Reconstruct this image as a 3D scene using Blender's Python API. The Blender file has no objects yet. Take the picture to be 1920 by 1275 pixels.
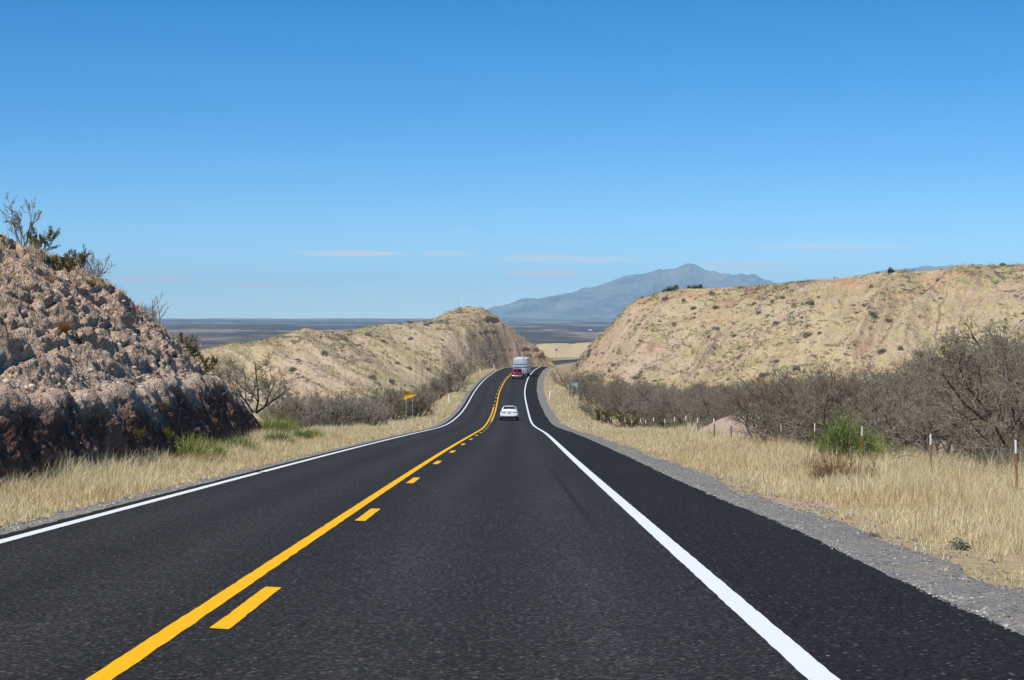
import bpy, bmesh, math, random
import numpy as np
from mathutils import Vector, Matrix
SC = bpy.context.scene
COL = SC.collection
F = 3500.0                      # focal length in photo pixels (1920 wide)
PIT = math.atan(47.5 / F)
EYE = 1.58
rng = np.random.default_rng(7)
random.seed(7)

# ------------------------------------------------------------------ helpers
def tag(o, label=None, cat=None, group=None, kind=None):
    if label: o['label'] = label
    if cat: o['category'] = cat
    if group: o['group'] = group
    if kind: o['kind'] = kind
    return o

def link(o, parent=None):
    COL.objects.link(o)
    if parent is not None: o.parent = parent
    return o

def empty(name, loc=(0, 0, 0), rz=0.0):
    o = bpy.data.objects.new(name, None)
    o.empty_display_size = .2
    o.location = loc; o.rotation_euler = (0, 0, rz)
    return link(o)

class MB:
    """collects quads and tris, builds ONE mesh object"""
    def __init__(self): self.v = []; self.q = []; self.t = []; self.n = 0
    def add(self, v, q=None, t=None):
        v = np.asarray(v, dtype=np.float64).reshape(-1, 3)
        if q is not None and len(q): self.q.append(np.asarray(q, dtype=np.int64).reshape(-1, 4) + self.n)
        if t is not None and len(t): self.t.append(np.asarray(t, dtype=np.int64).reshape(-1, 3) + self.n)
        self.v.append(v); self.n += len(v)
        return self
    def mesh(self, name, mat, smooth=False):
        v = np.concatenate(self.v) if self.v else np.zeros((0, 3))
        q = np.concatenate(self.q) if self.q else np.zeros((0, 4), int)
        t = np.concatenate(self.t) if self.t else np.zeros((0, 3), int)
        me = bpy.data.meshes.new(name)
        me.vertices.add(len(v)); me.vertices.foreach_set('co', v.ravel().astype(np.float32))
        nl = q.size + t.size
        me.loops.add(nl)
        me.loops.foreach_set('vertex_index', np.concatenate([q.ravel(), t.ravel()]).astype(np.int32))
        me.polygons.add(len(q) + len(t))
        st = np.concatenate([np.arange(len(q)) * 4, len(q) * 4 + np.arange(len(t)) * 3]).astype(np.int32)
        me.polygons.foreach_set('loop_start', st)
        if smooth: me.polygons.foreach_set('use_smooth', np.ones(len(q) + len(t), dtype=bool))
        me.update(calc_edges=True)
        me.validate()
        if mat: me.materials.append(mat)
        return me
    def build(self, name, mat, parent=None, smooth=False):
        return link(bpy.data.objects.new(name, self.mesh(name, mat, smooth)), parent)

def grid_faces(nu, nv):
    i = np.arange(nu * nv).reshape(nu, nv)
    return np.stack([i[:-1, :-1], i[1:, :-1], i[1:, 1:], i[:-1, 1:]], -1).reshape(-1, 4)

def bm_add(mb, bm):
    bm.verts.index_update()
    v = [x.co[:] for x in bm.verts]
    q = []; t = []
    for f in bm.faces:
        ix = [x.index for x in f.verts]
        if len(ix) == 4: q.append(ix)
        else:
            for k in range(1, len(ix) - 1): t.append([ix[0], ix[k], ix[k + 1]])
    mb.add(v, q, t); bm.free()
    return mb

def rbox(mb, c, s, r=.02, rot=None, seg=2):
    bm = bmesh.new(); bmesh.ops.create_cube(bm, size=1)
    for v in bm.verts: v.co = Vector((v.co.x * s[0], v.co.y * s[1], v.co.z * s[2]))
    if r > 0: bmesh.ops.bevel(bm, geom=bm.edges[:], offset=r, segments=seg, affect='EDGES', profile=.5)
    M = Matrix.Translation(c)
    if rot is not None: M = M @ rot.to_4x4()
    bmesh.ops.transform(bm, matrix=M, verts=bm.verts)
    return bm_add(mb, bm)

def lathe(mb, c, prof, axis='x', k=20):
    """prof: list of (along, radius)"""
    a = np.linspace(0, 2 * np.pi, k, endpoint=False)
    P = np.array(prof)
    if axis == 'x':
        v = np.stack([np.repeat(P[:, 0:1], k, 1), P[:, 1:2] * np.cos(a), P[:, 1:2] * np.sin(a)], -1)
    else:
        v = np.stack([P[:, 1:2] * np.cos(a), P[:, 1:2] * np.sin(a), np.repeat(P[:, 0:1], k, 1)], -1)
    n = len(P)
    i = np.arange(n * k).reshape(n, k); j = np.roll(i, -1, 1)
    q = np.stack([i[:-1], j[:-1], j[1:], i[1:]], -1).reshape(-1, 4)
    return mb.add(v.reshape(-1, 3) + np.array(c), q)

def tubes(mb, P0, P1, R0, R1, k=3):
    """many frustums at once"""
    P0 = np.asarray(P0, float); P1 = np.asarray(P1, float); R0 = np.asarray(R0, float); R1 = np.asarray(R1, float)
    n = len(P0)
    if n == 0: return mb
    d = P1 - P0; d /= np.maximum(np.linalg.norm(d, axis=1, keepdims=True), 1e-9)
    ref = np.where(np.abs(d[:, 2:3]) < .9, np.array([[0, 0, 1.]]), np.array([[1., 0, 0]]))
    u = np.cross(d, ref); u /= np.linalg.norm(u, axis=1, keepdims=True); w = np.cross(d, u)
    a = np.linspace(0, 2 * np.pi, k, endpoint=False)
    ring = u[:, None, :] * np.cos(a)[None, :, None] + w[:, None, :] * np.sin(a)[None, :, None]
    A = P0[:, None, :] + ring * R0[:, None, None]; B = P1[:, None, :] + ring * R1[:, None, None]
    v = np.concatenate([A, B], 1).reshape(-1, 3)
    i = np.arange(k); j = (i + 1) % k
    q = np.stack([i, j, j + k, i + k], -1)
    q = (q[None] + (np.arange(n) * 2 * k)[:, None, None]).reshape(-1, 4)
    return mb.add(v, q)

# ------------------------------------------------------------------ noise (numpy gradient noise)
_perm = np.random.default_rng(3).permutation(256); _perm = np.concatenate([_perm, _perm, _perm])
_g = np.random.default_rng(4).normal(size=(256, 3)); _g /= np.linalg.norm(_g, axis=1, keepdims=True)
def pnoise(x, y, z=0.0):
    x = np.asarray(x, float); y = np.asarray(y, float); z = np.asarray(z, float) + np.zeros_like(x)
    xi = np.floor(x).astype(int); yi = np.floor(y).astype(int); zi = np.floor(z).astype(int)
    xf, yf, zf = x - xi, y - yi, z - zi
    xi &= 255; yi &= 255; zi &= 255
    u = xf**3 * (xf * (xf * 6 - 15) + 10); v = yf**3 * (yf * (yf * 6 - 15) + 10); w = zf**3 * (zf * (zf * 6 - 15) + 10)
    def g(a, b, c):
        h = _perm[_perm[_perm[xi + a] + yi + b] + zi + c]; G = _g[h]
        return G[..., 0] * (xf - a) + G[..., 1] * (yf - b) + G[..., 2] * (zf - c)
    def lerp(t, a, b): return a + t * (b - a)
    return 1.6 * lerp(w, lerp(v, lerp(u, g(0, 0, 0), g(1, 0, 0)), lerp(u, g(0, 1, 0), g(1, 1, 0))),
                      lerp(v, lerp(u, g(0, 0, 1), g(1, 0, 1)), lerp(u, g(0, 1, 1), g(1, 1, 1))))
def fbm(x, y, z=0.0, oct=4, gain=.5, lac=2.03, ridged=False):
    s = 0; a = 1; f = 1
    for k in range(oct):
        n = pnoise(np.asarray(x) * f + 17.3 * k, np.asarray(y) * f + 5.1 * k, np.asarray(z) * f + 9.7 * k)
        if ridged: n = 1 - 2 * np.abs(n)
        s = s + a * n; a *= gain; f *= lac
    return s
def sstep(a, b, x):
    t = np.clip((np.asarray(x, float) - a) / (b - a), 0, 1); return t * t * (3 - 2 * t)

# ------------------------------------------------------------------ road axis
KY = np.array([0, 60, 120, 170, 215, 250, 285, 315, 340, 365, 390, 415, 435, 450.])
KX = np.array([0.02, 0.04, 0.2, 0.07, 0.1, 0.09, 0.18, 0.61, 1.15, 1.9, 2.74, 3.74, 4.62, 5.35])
KZ = np.array([0, -2.91, -5.92, -8.35, -9.66, -10.11, -10.17, -10.07, -10.02, -10.04, -10.15, -10.4, -10.67, -10.94])
def spl(ky, v, q):
    n = len(ky); h = np.diff(ky); A = np.eye(n); b = np.zeros(n)
    for i in range(1, n - 1):
        A[i, i - 1] = h[i - 1]; A[i, i] = 2 * (h[i - 1] + h[i]); A[i, i + 1] = h[i]
        b[i] = 6 * ((v[i + 1] - v[i]) / h[i] - (v[i] - v[i - 1]) / h[i - 1])
    M = np.linalg.solve(A, b)
    i = np.clip(np.searchsorted(ky, q) - 1, 0, n - 2); t = q - ky[i]; H = h[i]; u = ky[i + 1] - q
    return M[i] * u**3 / 6 / H + M[i + 1] * t**3 / 6 / H + (v[i] / H - M[i] * H / 6) * u + (v[i + 1] / H - M[i + 1] * H / 6) * t
_ya = np.concatenate([np.arange(-40, 0, 2.), np.arange(0, 90, .5), np.arange(90, 450, 1.)])
_xa = np.where(_ya < 0, KX[0], spl(KY, KX, np.maximum(_ya, 0)))
_za = np.where(_ya < 0, -.0485 * _ya, spl(KY, KZ, np.maximum(_ya, 0)))
# beyond y = 450 the road keeps bending to the right and sinks away
_h = math.atan2(_xa[-1] - _xa[-2], 1.0); _px, _py, _pz = _xa[-1], _ya[-1], _za[-1]
ex = []
for k in range(110):
    _h += (.0014 + max(0, k - 50) * .0001) * 2.0
    _px += 2 * math.sin(_h); _py += 2 * math.cos(_h); _pz -= .0108 * 2
    ex.append((_px, _py, _pz))
ex = np.array(ex)
RX = np.concatenate([_xa, ex[:, 0]]); RY = np.concatenate([_ya, ex[:, 1]]); RZ = np.concatenate([_za, ex[:, 2]])
_tx = np.gradient(RX); _ty = np.gradient(RY); _tl = np.hypot(_tx, _ty); TX, TY = _tx / _tl, _ty / _tl
RS = np.concatenate([[0], np.cumsum(np.hypot(np.diff(RX), np.diff(RY)))]) - 40.0
def road_pt(i, off, dz=0.0):
    return np.stack([RX[i] + off * TY[i], RY[i] - off * TX[i], RZ[i] + dz + 0 * off], -1)
_sel = np.concatenate([np.arange(0, 380, 4), np.arange(380, len(RX), 2)])
def road_near(x, y):
    """nearest axis point: signed offset (right +), road height"""
    x = np.asarray(x, float).ravel(); y = np.asarray(y, float).ravel()
    lat = np.empty(len(x)); z = np.empty(len(x))
    ax, ay, az, tx, ty = RX[_sel], RY[_sel], RZ[_sel], TX[_sel], TY[_sel]
    for s in range(0, len(x), 20000):
        X = x[s:s + 20000, None]; Y = y[s:s + 20000, None]
        d2 = (X - ax)**2 + (Y - ay)**2
        i = d2.argmin(1); r = np.arange(len(i))
        dx = X[:, 0] - ax[i]; dy = Y[:, 0] - ay[i]
        al = dx * tx[i] + dy * ty[i]
        sg = dx * ty[i] - dy * tx[i]
        dist = np.where(np.abs(al) > 15, np.sign(sg) * np.sqrt(d2[r, i]), sg)
        lat[s:s + 20000] = dist
        gz = np.gradient(RZ, RS)[_sel]
        z[s:s + 20000] = az[i] + np.clip(al, -6, 6) * gz[i]
    return lat, z

CB_Y = np.array([-20, 10, 35, 48, 61, 70, 81, 92, 104, 110, 116.])        # foot of the left road cut
CB_X = np.array([-10.2, -10.0, -9.8, -9.3, -9.8, -10.7, -11.9, -13.0, -14.0, -14.4, -14.9])
def ground_z(x, y):
    shp = np.shape(x); x = np.asarray(x, float).ravel(); y = np.asarray(y, float).ravel()
    lat, rz = road_near(x, y)
    yr = np.clip(y, 0, 320)
    fr = np.interp(yr, [0, 100, 140, 185, 230, 320], [-.45, -.5, -.62, -1.1, -1.8, -2.0])
    right = np.interp(lat, [3.3, 3.7, 5.0, 7.0], [-.06, -.08, -.16, -.34])
    right = np.where(lat > 7, -.34 + (fr + .34) * sstep(7, 10.4, lat), right)
    right = right - .35 * sstep(11, 22, lat) - 1.2 * sstep(20, 60, lat) * sstep(120, 260, y)
    fl = np.interp(yr, [0, 120, 190, 240, 320], [-.25, -.3, -.6, -1.4, -1.8])
    left = np.interp(-lat, [6.1, 6.5, 7.2, 8.5], [-.06, -.08, -.14, -.2])
    left = np.where(-lat > 8.5, -.2 + (fl + .2) * sstep(8.5, 13, -lat), left)
    left = left - 1.6 * sstep(18, 45, -lat) * sstep(110, 170, y)
    prof = np.where(lat > 0, right, left)
    n = fbm(x * .35, y * .35, 0, 3) * .09 + fbm(x * .05, y * .05, 3, 3) * .5 * sstep(9, 30, np.abs(lat + 1.4))
    z = rz + prof + n * sstep(4.0, 8.0, np.abs(lat + 1.4))
    # dirt mound behind the fence on the right
    z = z + 2.0 * np.exp(-(((x - 14.8) / 2.3)**2 + ((y - 113) / 12.)**2)) + .6 * np.exp(-(((x - 12.2) / 1.4)**2 + ((y - 112) / 10.)**2))
    # bank rising behind the right-hand trees
    z = z + 2.6 * sstep(15.5, 22, x) * sstep(42, 62, y) * (1 - sstep(88, 112, y)) * (1 + .25 * fbm(x * .3, y * .3, 8, 3))
    far = np.interp(y, [0, 560, 900, 1700, 2600, 60000], [-12.5, -12.5, -16, -33, -45, -45.])
    far = far + fbm(x * .004, y * .004, 5, 4) * 3.0 * sstep(700, 1500, y) + fbm(x * .0006, y * .0006, 15, 3) * 5 * sstep(2500, 4500, y) * (1 - sstep(9000, 16000, y))
    w = sstep(470, 640, y)
    wl = np.maximum(w, sstep(90, 200, np.abs(lat)))
    keep = 1 - sstep(12, 30, np.abs(lat))
    wl = wl * (1 - keep * (1 - sstep(640, 700, y)))
    z = z * (1 - wl) + far * wl
    return z.reshape(shp)

def pix(px, py, d):
    """world point seen at photo pixel (px,py) at forward depth d"""
    a = (637.5 - py) / F
    c, s = math.cos(PIT), math.sin(PIT)
    # camera axes: forward (0,c,-s), up (0,s,c)
    y = c + a * s; z = -s + a * c
    return np.array([(px - 960) / F * d / y, d, EYE + z * d / y])

# ------------------------------------------------------------------ materials
class NT:
    def __init__(self, name):
        self.m = bpy.data.materials.new(name); self.m.use_nodes = True
        self.t = self.m.node_tree; self.t.nodes.clear()
        self.out = self.t.nodes.new('ShaderNodeOutputMaterial')
    def n(self, typ, **kw):
        nd = self.t.nodes.new('ShaderNode' + typ)
        for k, v in kw.items():
            if hasattr(nd, k) and k not in ('inputs',):
                try: setattr(nd, k, v); continue
                except Exception: pass
            self.set(nd, k, v)
        return nd
    def set(self, nd, key, v):
        i = nd.inputs[key] if not isinstance(key, str) or key in nd.inputs else nd.inputs[key.replace('_', ' ')]
        if hasattr(v, 'is_output') or isinstance(v, bpy.types.NodeSocket): self.t.links.new(v, i)
        else:
            if isinstance(v, (tuple, list)) and len(v) == 3 and i.type == 'RGBA': v = (*v, 1)
            i.default_value = v
    def pos(self): return self.n('NewGeometry').outputs['Position']
    def attr(self, name):
        a = self.n('Attribute'); a.attribute_name = name; return a.outputs['Fac']
    def map(self, vec, scale=(1, 1, 1), rot=(0, 0, 0)):
        m = self.n('Mapping'); self.set(m, 'Vector', vec); m.inputs['Scale'].default_value = scale; m.inputs['Rotation'].default_value = rot
        return m.outputs[0]
    def noise(self, vec, scale, detail=4, rough=.55, dist=0):
        nd = self.n('TexNoise'); self.set(nd, 'Vector', vec); nd.inputs['Scale'].default_value = scale
        nd.inputs['Detail'].default_value = detail; nd.inputs['Roughness'].default_value = rough; nd.inputs['Distortion'].default_value = dist
        return nd.outputs['Fac']
    def voro(self, vec, scale, feature='F1', out='Distance'):
        nd = self.n('TexVoronoi'); nd.feature = feature; self.set(nd, 'Vector', vec); nd.inputs['Scale'].default_value = scale
        return nd.outputs[out]
    def ramp(self, fac, stops, interp='LINEAR'):
        nd = self.n('ValToRGB'); nd.color_ramp.interpolation = interp
        el = nd.color_ramp.elements
        while len(el) < len(stops): el.new(.5)
        for e, (p, c) in zip(el, stops):
            e.position = p; e.color = (*c, 1) if isinstance(c, (tuple, list)) else (c, c, c, 1)
        self.set(nd, 'Fac', fac)
        return nd.outputs['Color']
    def mix(self, fac, a, b, mode='MIX'):
        nd = self.n('MixRGB'); nd.blend_type = mode
        self.set(nd, 'Fac', fac); self.set(nd, 'Color1', a); self.set(nd, 'Color2', b)
        return nd.outputs[0]
    def math(self, op, a, b=0.0, c=None, clamp=False):
        nd = self.n('Math'); nd.operation = op; nd.use_clamp = clamp
        self.set(nd, 0, a); self.set(nd, 1, b)
        if c is not None: self.set(nd, 2, c)
        return nd.outputs[0]
    def rng(self, v, a, b, c=0.0, d=1.0):
        nd = self.n('MapRange'); nd.clamp = True
        for k, x in enumerate((v, a, b, c, d)): self.set(nd, k, x)
        return nd.outputs[0]
    def bump(self, h, strength=.5, dist=.05, normal=None):
        nd = self.n('Bump'); self.set(nd, 'Height', h); nd.inputs['Strength'].default_value = strength; nd.inputs['Distance'].default_value = dist
        if normal is not None: self.set(nd, 'Normal', normal)
        return nd.outputs[0]
    def bsdf(self, color, rough=.8, spec=.3, metal=0.0, normal=None, coat=0.0, **kw):
        b = self.n('BsdfPrincipled')
        self.set(b, 'Base Color', color); self.set(b, 'Roughness', rough); self.set(b, 'Specular IOR Level', spec); self.set(b, 'Metallic', metal)
        if coat: self.set(b, 'Coat Weight', coat)
        if normal is not None: self.set(b, 'Normal', normal)
        self.t.links.new(b.outputs[0], self.out.inputs['Surface'])
        self.b = b
        return self.m

def plain_mat(name, col, rough=.6, spec=.4, metal=0.0, coat=0.0, var=.12, scale=3.0):
    t = NT(name); p = t.n('TexCoord').outputs['Object']
    n = t.noise(p, scale, 5, .6)
    c = t.mix(t.rng(n, .3, .7), tuple(x * (1 - var) for x in col), tuple(min(1, x * (1 + var)) for x in col))
    return t.bsdf(c, rough, spec, metal, None, coat)

# asphalt: aggregate, pale chips, wheel tracks worn along the lanes
t = NT('asphalt'); p = t.pos(); lat = t.attr('lat')
agg = t.noise(p, 24, 7, .84); mid = t.noise(p, 2.3, 5, .6); big = t.noise(t.map(p, (.5, .06, 1)), 1.0, 4, .6)
chip = t.voro(p, 6.5); chipw = t.noise(p, 5, 3, .6)
base = t.ramp(agg, [(.34, (.005, .0047, .0047)), (.48, (.0145, .0138, .0135)), (.56, (.034, .0325, .032)), (.66, (.15, .145, .14))])
base = t.mix(t.rng(mid, .3, .75, 0, .5), base, t.mix(1.0, base, (1.45, 1.45, 1.52), 'MULTIPLY'))
base = t.mix(t.rng(big, .35, .7, 0, .55), base, t.mix(1.0, base, (.66, .66, .66), 'MULTIPLY'))
tr = None
for c0 in (-1.05, .62, -5.05, -3.35):
    d = t.math('ABSOLUTE', t.math('SUBTRACT', lat, c0)); g = t.rng(d, .05, .75, .75, 0.0)
    tr = g if tr is None else t.math('MAXIMUM', tr, g)
tr = t.math('MULTIPLY', tr, t.rng(t.noise(t.map(p, (.6, .04, 1)), 1.5, 3), .25, .7, .35, 1.0))
base = t.mix(tr, base, t.mix(1.0, base, (1.6, 1.6, 1.64), 'MULTIPLY'))
sh = t.math('MAXIMUM', t.rng(lat, 1.75, 1.95), t.rng(lat, -5.85, -6.0))
base = t.mix(sh, base, t.mix(1.0, base, (.62, .61, .60), 'MULTIPLY'))
# one faded skid streak in the right lane
sep = t.n('SeparateXYZ', Vector=p)
sk = t.math('SUBTRACT', sep.outputs[0], t.rng(sep.outputs[1], 20, 55, 1.08, .91))
skm = t.math('MULTIPLY', t.rng(t.math('ABSOLUTE', sk), .02, .08, 1, 0), t.math('MULTIPLY', t.rng(sep.outputs[1], 22, 27), t.rng(sep.outputs[1], 52, 38)))
base = t.mix(t.math('MULTIPLY', skm, .55), base, (.008, .008, .009))
c2 = t.voro(p, 15.0); c2r = t.n('SeparateColor', Color=t.voro(p, 15.0, 'F1', 'Color')).outputs[0]
base = t.mix(t.math('MULTIPLY', t.rng(c2, .26, .16), t.rng(c2r, .72, .80, 0, .8)), base, (.16, .155, .15))
wh = t.math('MULTIPLY', t.rng(chip, .12, .07), t.rng(chipw, .56, .62))
base = t.mix(t.math('MULTIPLY', wh, t.rng(sh, 0, 1, .35, .9)), base, (.34, .33, .31))
M_ASPH = t.bsdf(base, .9, .14, 0, t.bump(agg, .5, .01))

def paint(name, col, dark):
    t = NT(name); p = t.pos()
    a = t.noise(p, 16, 8, .82); b = t.noise(p, 3, 6, .7)
    c = t.mix(t.rng(b, .35, .75, 0, .22), col, tuple(x * .74 for x in col))
    c = t.mix(t.rng(a, .58, .72, 0, .6), c, dark)
    return t.bsdf(c, .7, .15, 0, t.bump(a, .35, .006))
M_WHITE = paint('white_paint', (.68, .71, .72), (.3, .3, .3))
M_YELL = paint('yellow_paint', (.80, .42, .002), (.3, .17, .02))

t = NT('gravel'); p = t.pos(); v = t.voro(p, 26, 'F1', 'Color'); d = t.voro(p, 26)
n = t.noise(p, 1.3, 5, .65)
c = t.ramp(t.math('ADD', t.math('MULTIPLY', t.n('SeparateColor', Color=v).outputs[0], .6), t.math('MULTIPLY', t.noise(p, 60, 2), .4)),
           [(.15, (.07, .07, .072)), (.5, (.18, .175, .17)), (.85, (.36, .345, .33))])
c = t.mix(t.rng(n, .42, .68, 0, .55), c, (.30, .255, .185))
M_GRAV = t.bsdf(c, .95, .15, 0, t.bump(d, .9, .03))
t = NT('pebble'); r = t.n('NewGeometry').outputs['Random Per Island']
M_PEB = t.bsdf(t.ramp(r, [(0, (.08, .08, .085)), (.5, (.2, .195, .19)), (.85, (.34, .31, .28)), (1, (.55, .52, .48))]), .9, .2)

# ground: straw litter, bare dirt; scrub plain with pale flats far out
t = NT('desert_ground'); p = t.pos(); sep = t.n('SeparateXYZ', Vector=p)
a = t.noise(p, .33, 6, .6); b = t.noise(p, 4.5, 5, .7); e = t.noise(p, .05, 4, .6); fine = t.noise(p, 30, 3, .7)
near = t.ramp(b, [(.25, (.19, .135, .08)), (.48, (.38, .295, .16)), (.7, (.54, .44, .25))])
dirt = t.ramp(b, [(.25, (.30, .20, .145)), (.5, (.44, .32, .25)), (.75, (.56, .44, .36))])
near = t.mix(t.rng(a, .48, .64), near, dirt)
mnd = t.attr('bare')
near = t.mix(mnd, near, dirt)
near = t.mix(t.rng(fine, .3, .75, 0, .5), near, t.mix(1, near, (.55, .55, .55), 'MULTIPLY'))
pm = t.map(p, (1, .42, 1))
f1 = t.noise(pm, .0016, 6, .62); f2 = t.noise(pm, .011, 5, .65); f3 = t.noise(p, .05, 4, .7)
plainc = t.ramp(t.math('ADD', t.math('MULTIPLY', f1, .75), t.math('MULTIPLY', f2, .25)),
                [(.40, (.038, .031, .031)), (.50, (.075, .059, .054)), (.545, (.16, .125, .105)), (.585, (.34, .275, .225)), (.63, (.05, .042, .04))])
plainc = t.mix(t.rng(f3, .45, .7, 0, .5), plainc, (.04, .04, .034))
midc = t.mix(t.rng(f3, .4, .65), (.36, .29, .165), (.16, .13, .08))
c = t.mix(t.rng(sep.outputs[1], 380, 700), near, midc)
c = t.mix(t.rng(sep.outputs[1], 1000, 2600), c, plainc)
M_GROUND = t.bsdf(c, .95, .1, 0, t.bump(fine, .6, .03))

# grassy eroded hills
def hill_mat(name, sc=1.0, orange=1.0):
    t = NT(name); p = t.pos(); sep = t.n('SeparateXYZ', Vector=p)
    a = t.noise(p, .055 * sc, 6, .62, .6); b = t.noise(p, .45 * sc, 6, .68); d = t.noise(p, 2.6, 5, .7); q = t.noise(t.map(p, (.35, .12, .5)), .6, 5, .6)
    grass = t.ramp(d, [(.25, (.28, .225, .12)), (.5, (.45, .37, .195)), (.75, (.58, .495, .29))])
    green = t.ramp(d, [(.25, (.20, .18, .105)), (.5, (.315, .28, .17)), (.75, (.43, .385, .24))])
    soil = t.ramp(d, [(.25, (.32, .235, .175)), (.5, (.47, .355, .27)), (.75, (.58, .46, .365))])
    red = t.ramp(d, [(.25, (.30, .155, .09)), (.55, (.51, .285, .17)), (.8, (.60, .39, .26))])
    c = t.mix(t.rng(q, .46, .64, 0, .8), grass, green)
    stk = t.attr('stk'); c = t.mix(t.rng(stk, .55, .80, 0, .5), c, soil); c = t.mix(t.rng(stk, .46, .26, 0, .65), c, t.mix(.35, grass, (.61, .515, .31)))
    c = t.mix(t.rng(b, .52, .64, 0, .6), c, soil)
    c = t.mix(t.rng(a, .53, .64, 0, .85), c, soil)
    bare = t.attr('bare')
    c = t.mix(t.math('MULTIPLY', bare, t.rng(b, .3, .5, .5, 1)), c, soil)
    rd = t.attr('red')
    c = t.mix(t.math('MULTIPLY', rd, orange), c, red)
    nrm = t.n('NewGeometry').outputs['True Normal']; nz = t.n('SeparateXYZ', Vector=nrm).outputs[2]
    c = t.mix(t.rng(nz, .62, .42, 0, .4), c, red); c = t.mix(t.rng(nz, .90, .74, 0, .55), c, soil)
    spots = t.noise(p, 1.1, 3, .75)
    c = t.mix(t.rng(spots, .63, .70, 0, .4), c, (.14, .12, .085))
    return t.bsdf(c, .97, .08, 0, t.bump(d, .9, .35))
M_HILL = hill_mat('hill_grass_soil')
t = NT('mountain_rock'); p = t.pos()
a = t.noise(p, .0012, 6, .6); b = t.noise(p, .006, 6, .7)
c = t.mix(t.rng(a, .42, .6), (.05, .05, .045), (.17, .145, .12)); c = t.mix(t.rng(b, .5, .66, 0, .7), c, (.30, .26, .215))
M_MOUNT = t.bsdf(c, .97, .05)

# left road cut: pink conglomerate over red-brown wall darkened in colour to deepen its shade, pale cobble band between, ochre rim
t = NT('road_cut_rock'); p = t.pos(); hgt = t.attr('lev')
sepp = t.n('SeparateXYZ', Vector=p)
a = t.noise(p, .5, 5, .6); b = t.noise(p, 3.0, 6, .7); d = t.noise(p, 14, 5, .75); vo = t.voro(p, 6.5); vc = t.n('SeparateColor', Color=t.voro(p, 6.5, 'F1', 'Color')).outputs[0]
vo2 = t.voro(p, 17)
pink = t.ramp(b, [(.25, (.31, .20, .13)), (.5, (.55, .385, .27)), (.75, (.70, .54, .41))])
grey = t.ramp(d, [(.25, (.25, .20, .16)), (.5, (.45, .38, .315)), (.75, (.62, .55, .475))])
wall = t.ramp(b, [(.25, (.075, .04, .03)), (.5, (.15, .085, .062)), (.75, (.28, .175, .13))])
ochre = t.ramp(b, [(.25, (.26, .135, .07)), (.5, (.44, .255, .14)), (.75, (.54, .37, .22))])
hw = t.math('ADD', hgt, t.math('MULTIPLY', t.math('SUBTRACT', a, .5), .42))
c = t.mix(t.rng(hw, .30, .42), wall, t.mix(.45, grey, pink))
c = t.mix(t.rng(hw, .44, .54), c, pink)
c = t.mix(t.rng(a, .56, .68, 0, .45), c, grey)
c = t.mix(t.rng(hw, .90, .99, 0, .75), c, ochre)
c = t.mix(t.rng(d, .3, .7, 0, .5), c, t.mix(1, c, (.62, .6, .58), 'MULTIPLY'))
st = t.math('MULTIPLY', t.rng(vo, .36, .26), t.rng(vc, .62, .8))
c = t.mix(t.math('MULTIPLY', st, t.rng(hw, .12, .4, .15, .75)), c, t.mix(vc, (.36, .31, .27), (.60, .56, .51)))
hb = t.math('ADD', t.math('MULTIPLY', d, .5), t.math('ADD', t.math('MULTIPLY', t.rng(vo, .5, .1), .5), t.math('MULTIPLY', t.rng(vo2, .5, .1), .3)))
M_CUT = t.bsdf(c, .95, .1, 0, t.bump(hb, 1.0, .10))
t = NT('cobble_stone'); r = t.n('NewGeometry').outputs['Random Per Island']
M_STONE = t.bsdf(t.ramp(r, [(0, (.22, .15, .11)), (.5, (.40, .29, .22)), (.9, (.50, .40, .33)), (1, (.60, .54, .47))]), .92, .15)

def leaf_mat(name, stops, trans=.3, rough=.7, patch=None):
    t = NT(name); r = t.n('NewGeometry').outputs['Random Per Island']
    c = t.ramp(r, stops)
    if patch:
        p = t.pos(); c = t.mix(t.rng(t.noise(p, .16, 5, .62), .47, .66, 0, .75), c, t.mix(1, c, patch[0], 'MULTIPLY')); c = t.mix(t.rng(t.noise(t.map(p, (1, .6, 1)), .5, 5, .62), .55, .68, 0, .7), c, t.mix(1, c, patch[1], 'MULTIPLY'))
    t.bsdf(c, rough, .2)
    tr = t.n('BsdfTranslucent'); t.set(tr, 'Color', c)
    mx = t.n('MixShader'); mx.inputs[0].default_value = trans
    t.t.links.new(t.b.outputs[0], mx.inputs[1]); t.t.links.new(tr.outputs[0], mx.inputs[2]); t.t.links.new(mx.outputs[0], t.out.inputs['Surface'])
    return t.m
M_DRY = leaf_mat('dry_grass', [(0, (.40, .31, .17)), (.3, (.63, .53, .30)), (.7, (.76, .67, .41)), (1, (.84, .78, .54))], .35, .7, ((.90, .80, .72), (1.12, 1.16, 1.3)))
M_DRYH = leaf_mat('dry_hill_grass', [(0, (.30, .245, .13)), (.4, (.46, .385, .20)), (.8, (.58, .50, .28)), (1, (.64, .57, .35))], .25)
M_GREEN = leaf_mat('green_broom', [(0, (.08, .11, .03)), (.5, (.165, .215, .055)), (1, (.28, .32, .11))], .3)
M_LIME = leaf_mat('yellow_green_broom', [(0, (.15, .18, .045)), (.5, (.31, .34, .095)), (1, (.44, .43, .17))], .3)
M_CREO = leaf_mat('creosote_leaf', [(0, (.06, .06, .015)), (.5, (.12, .112, .03)), (1, (.22, .185, .06))], .25)
M_SAGE = leaf_mat('grey_scrub_leaf', [(0, (.11, .10, .075)), (.5, (.20, .185, .14)), (1, (.31, .285, .215))], .15)
M_OLIVE = leaf_mat('olive_scrub_leaf', [(0, (.03, .032, .018)), (.5, (.06, .06, .032)), (1, (.11, .10, .055))], .15)
M_RUST = leaf_mat('rusty_weed', [(0, (.15, .085, .04)), (.5, (.28, .175, .085)), (1, (.42, .30, .16))], .2)
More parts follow.
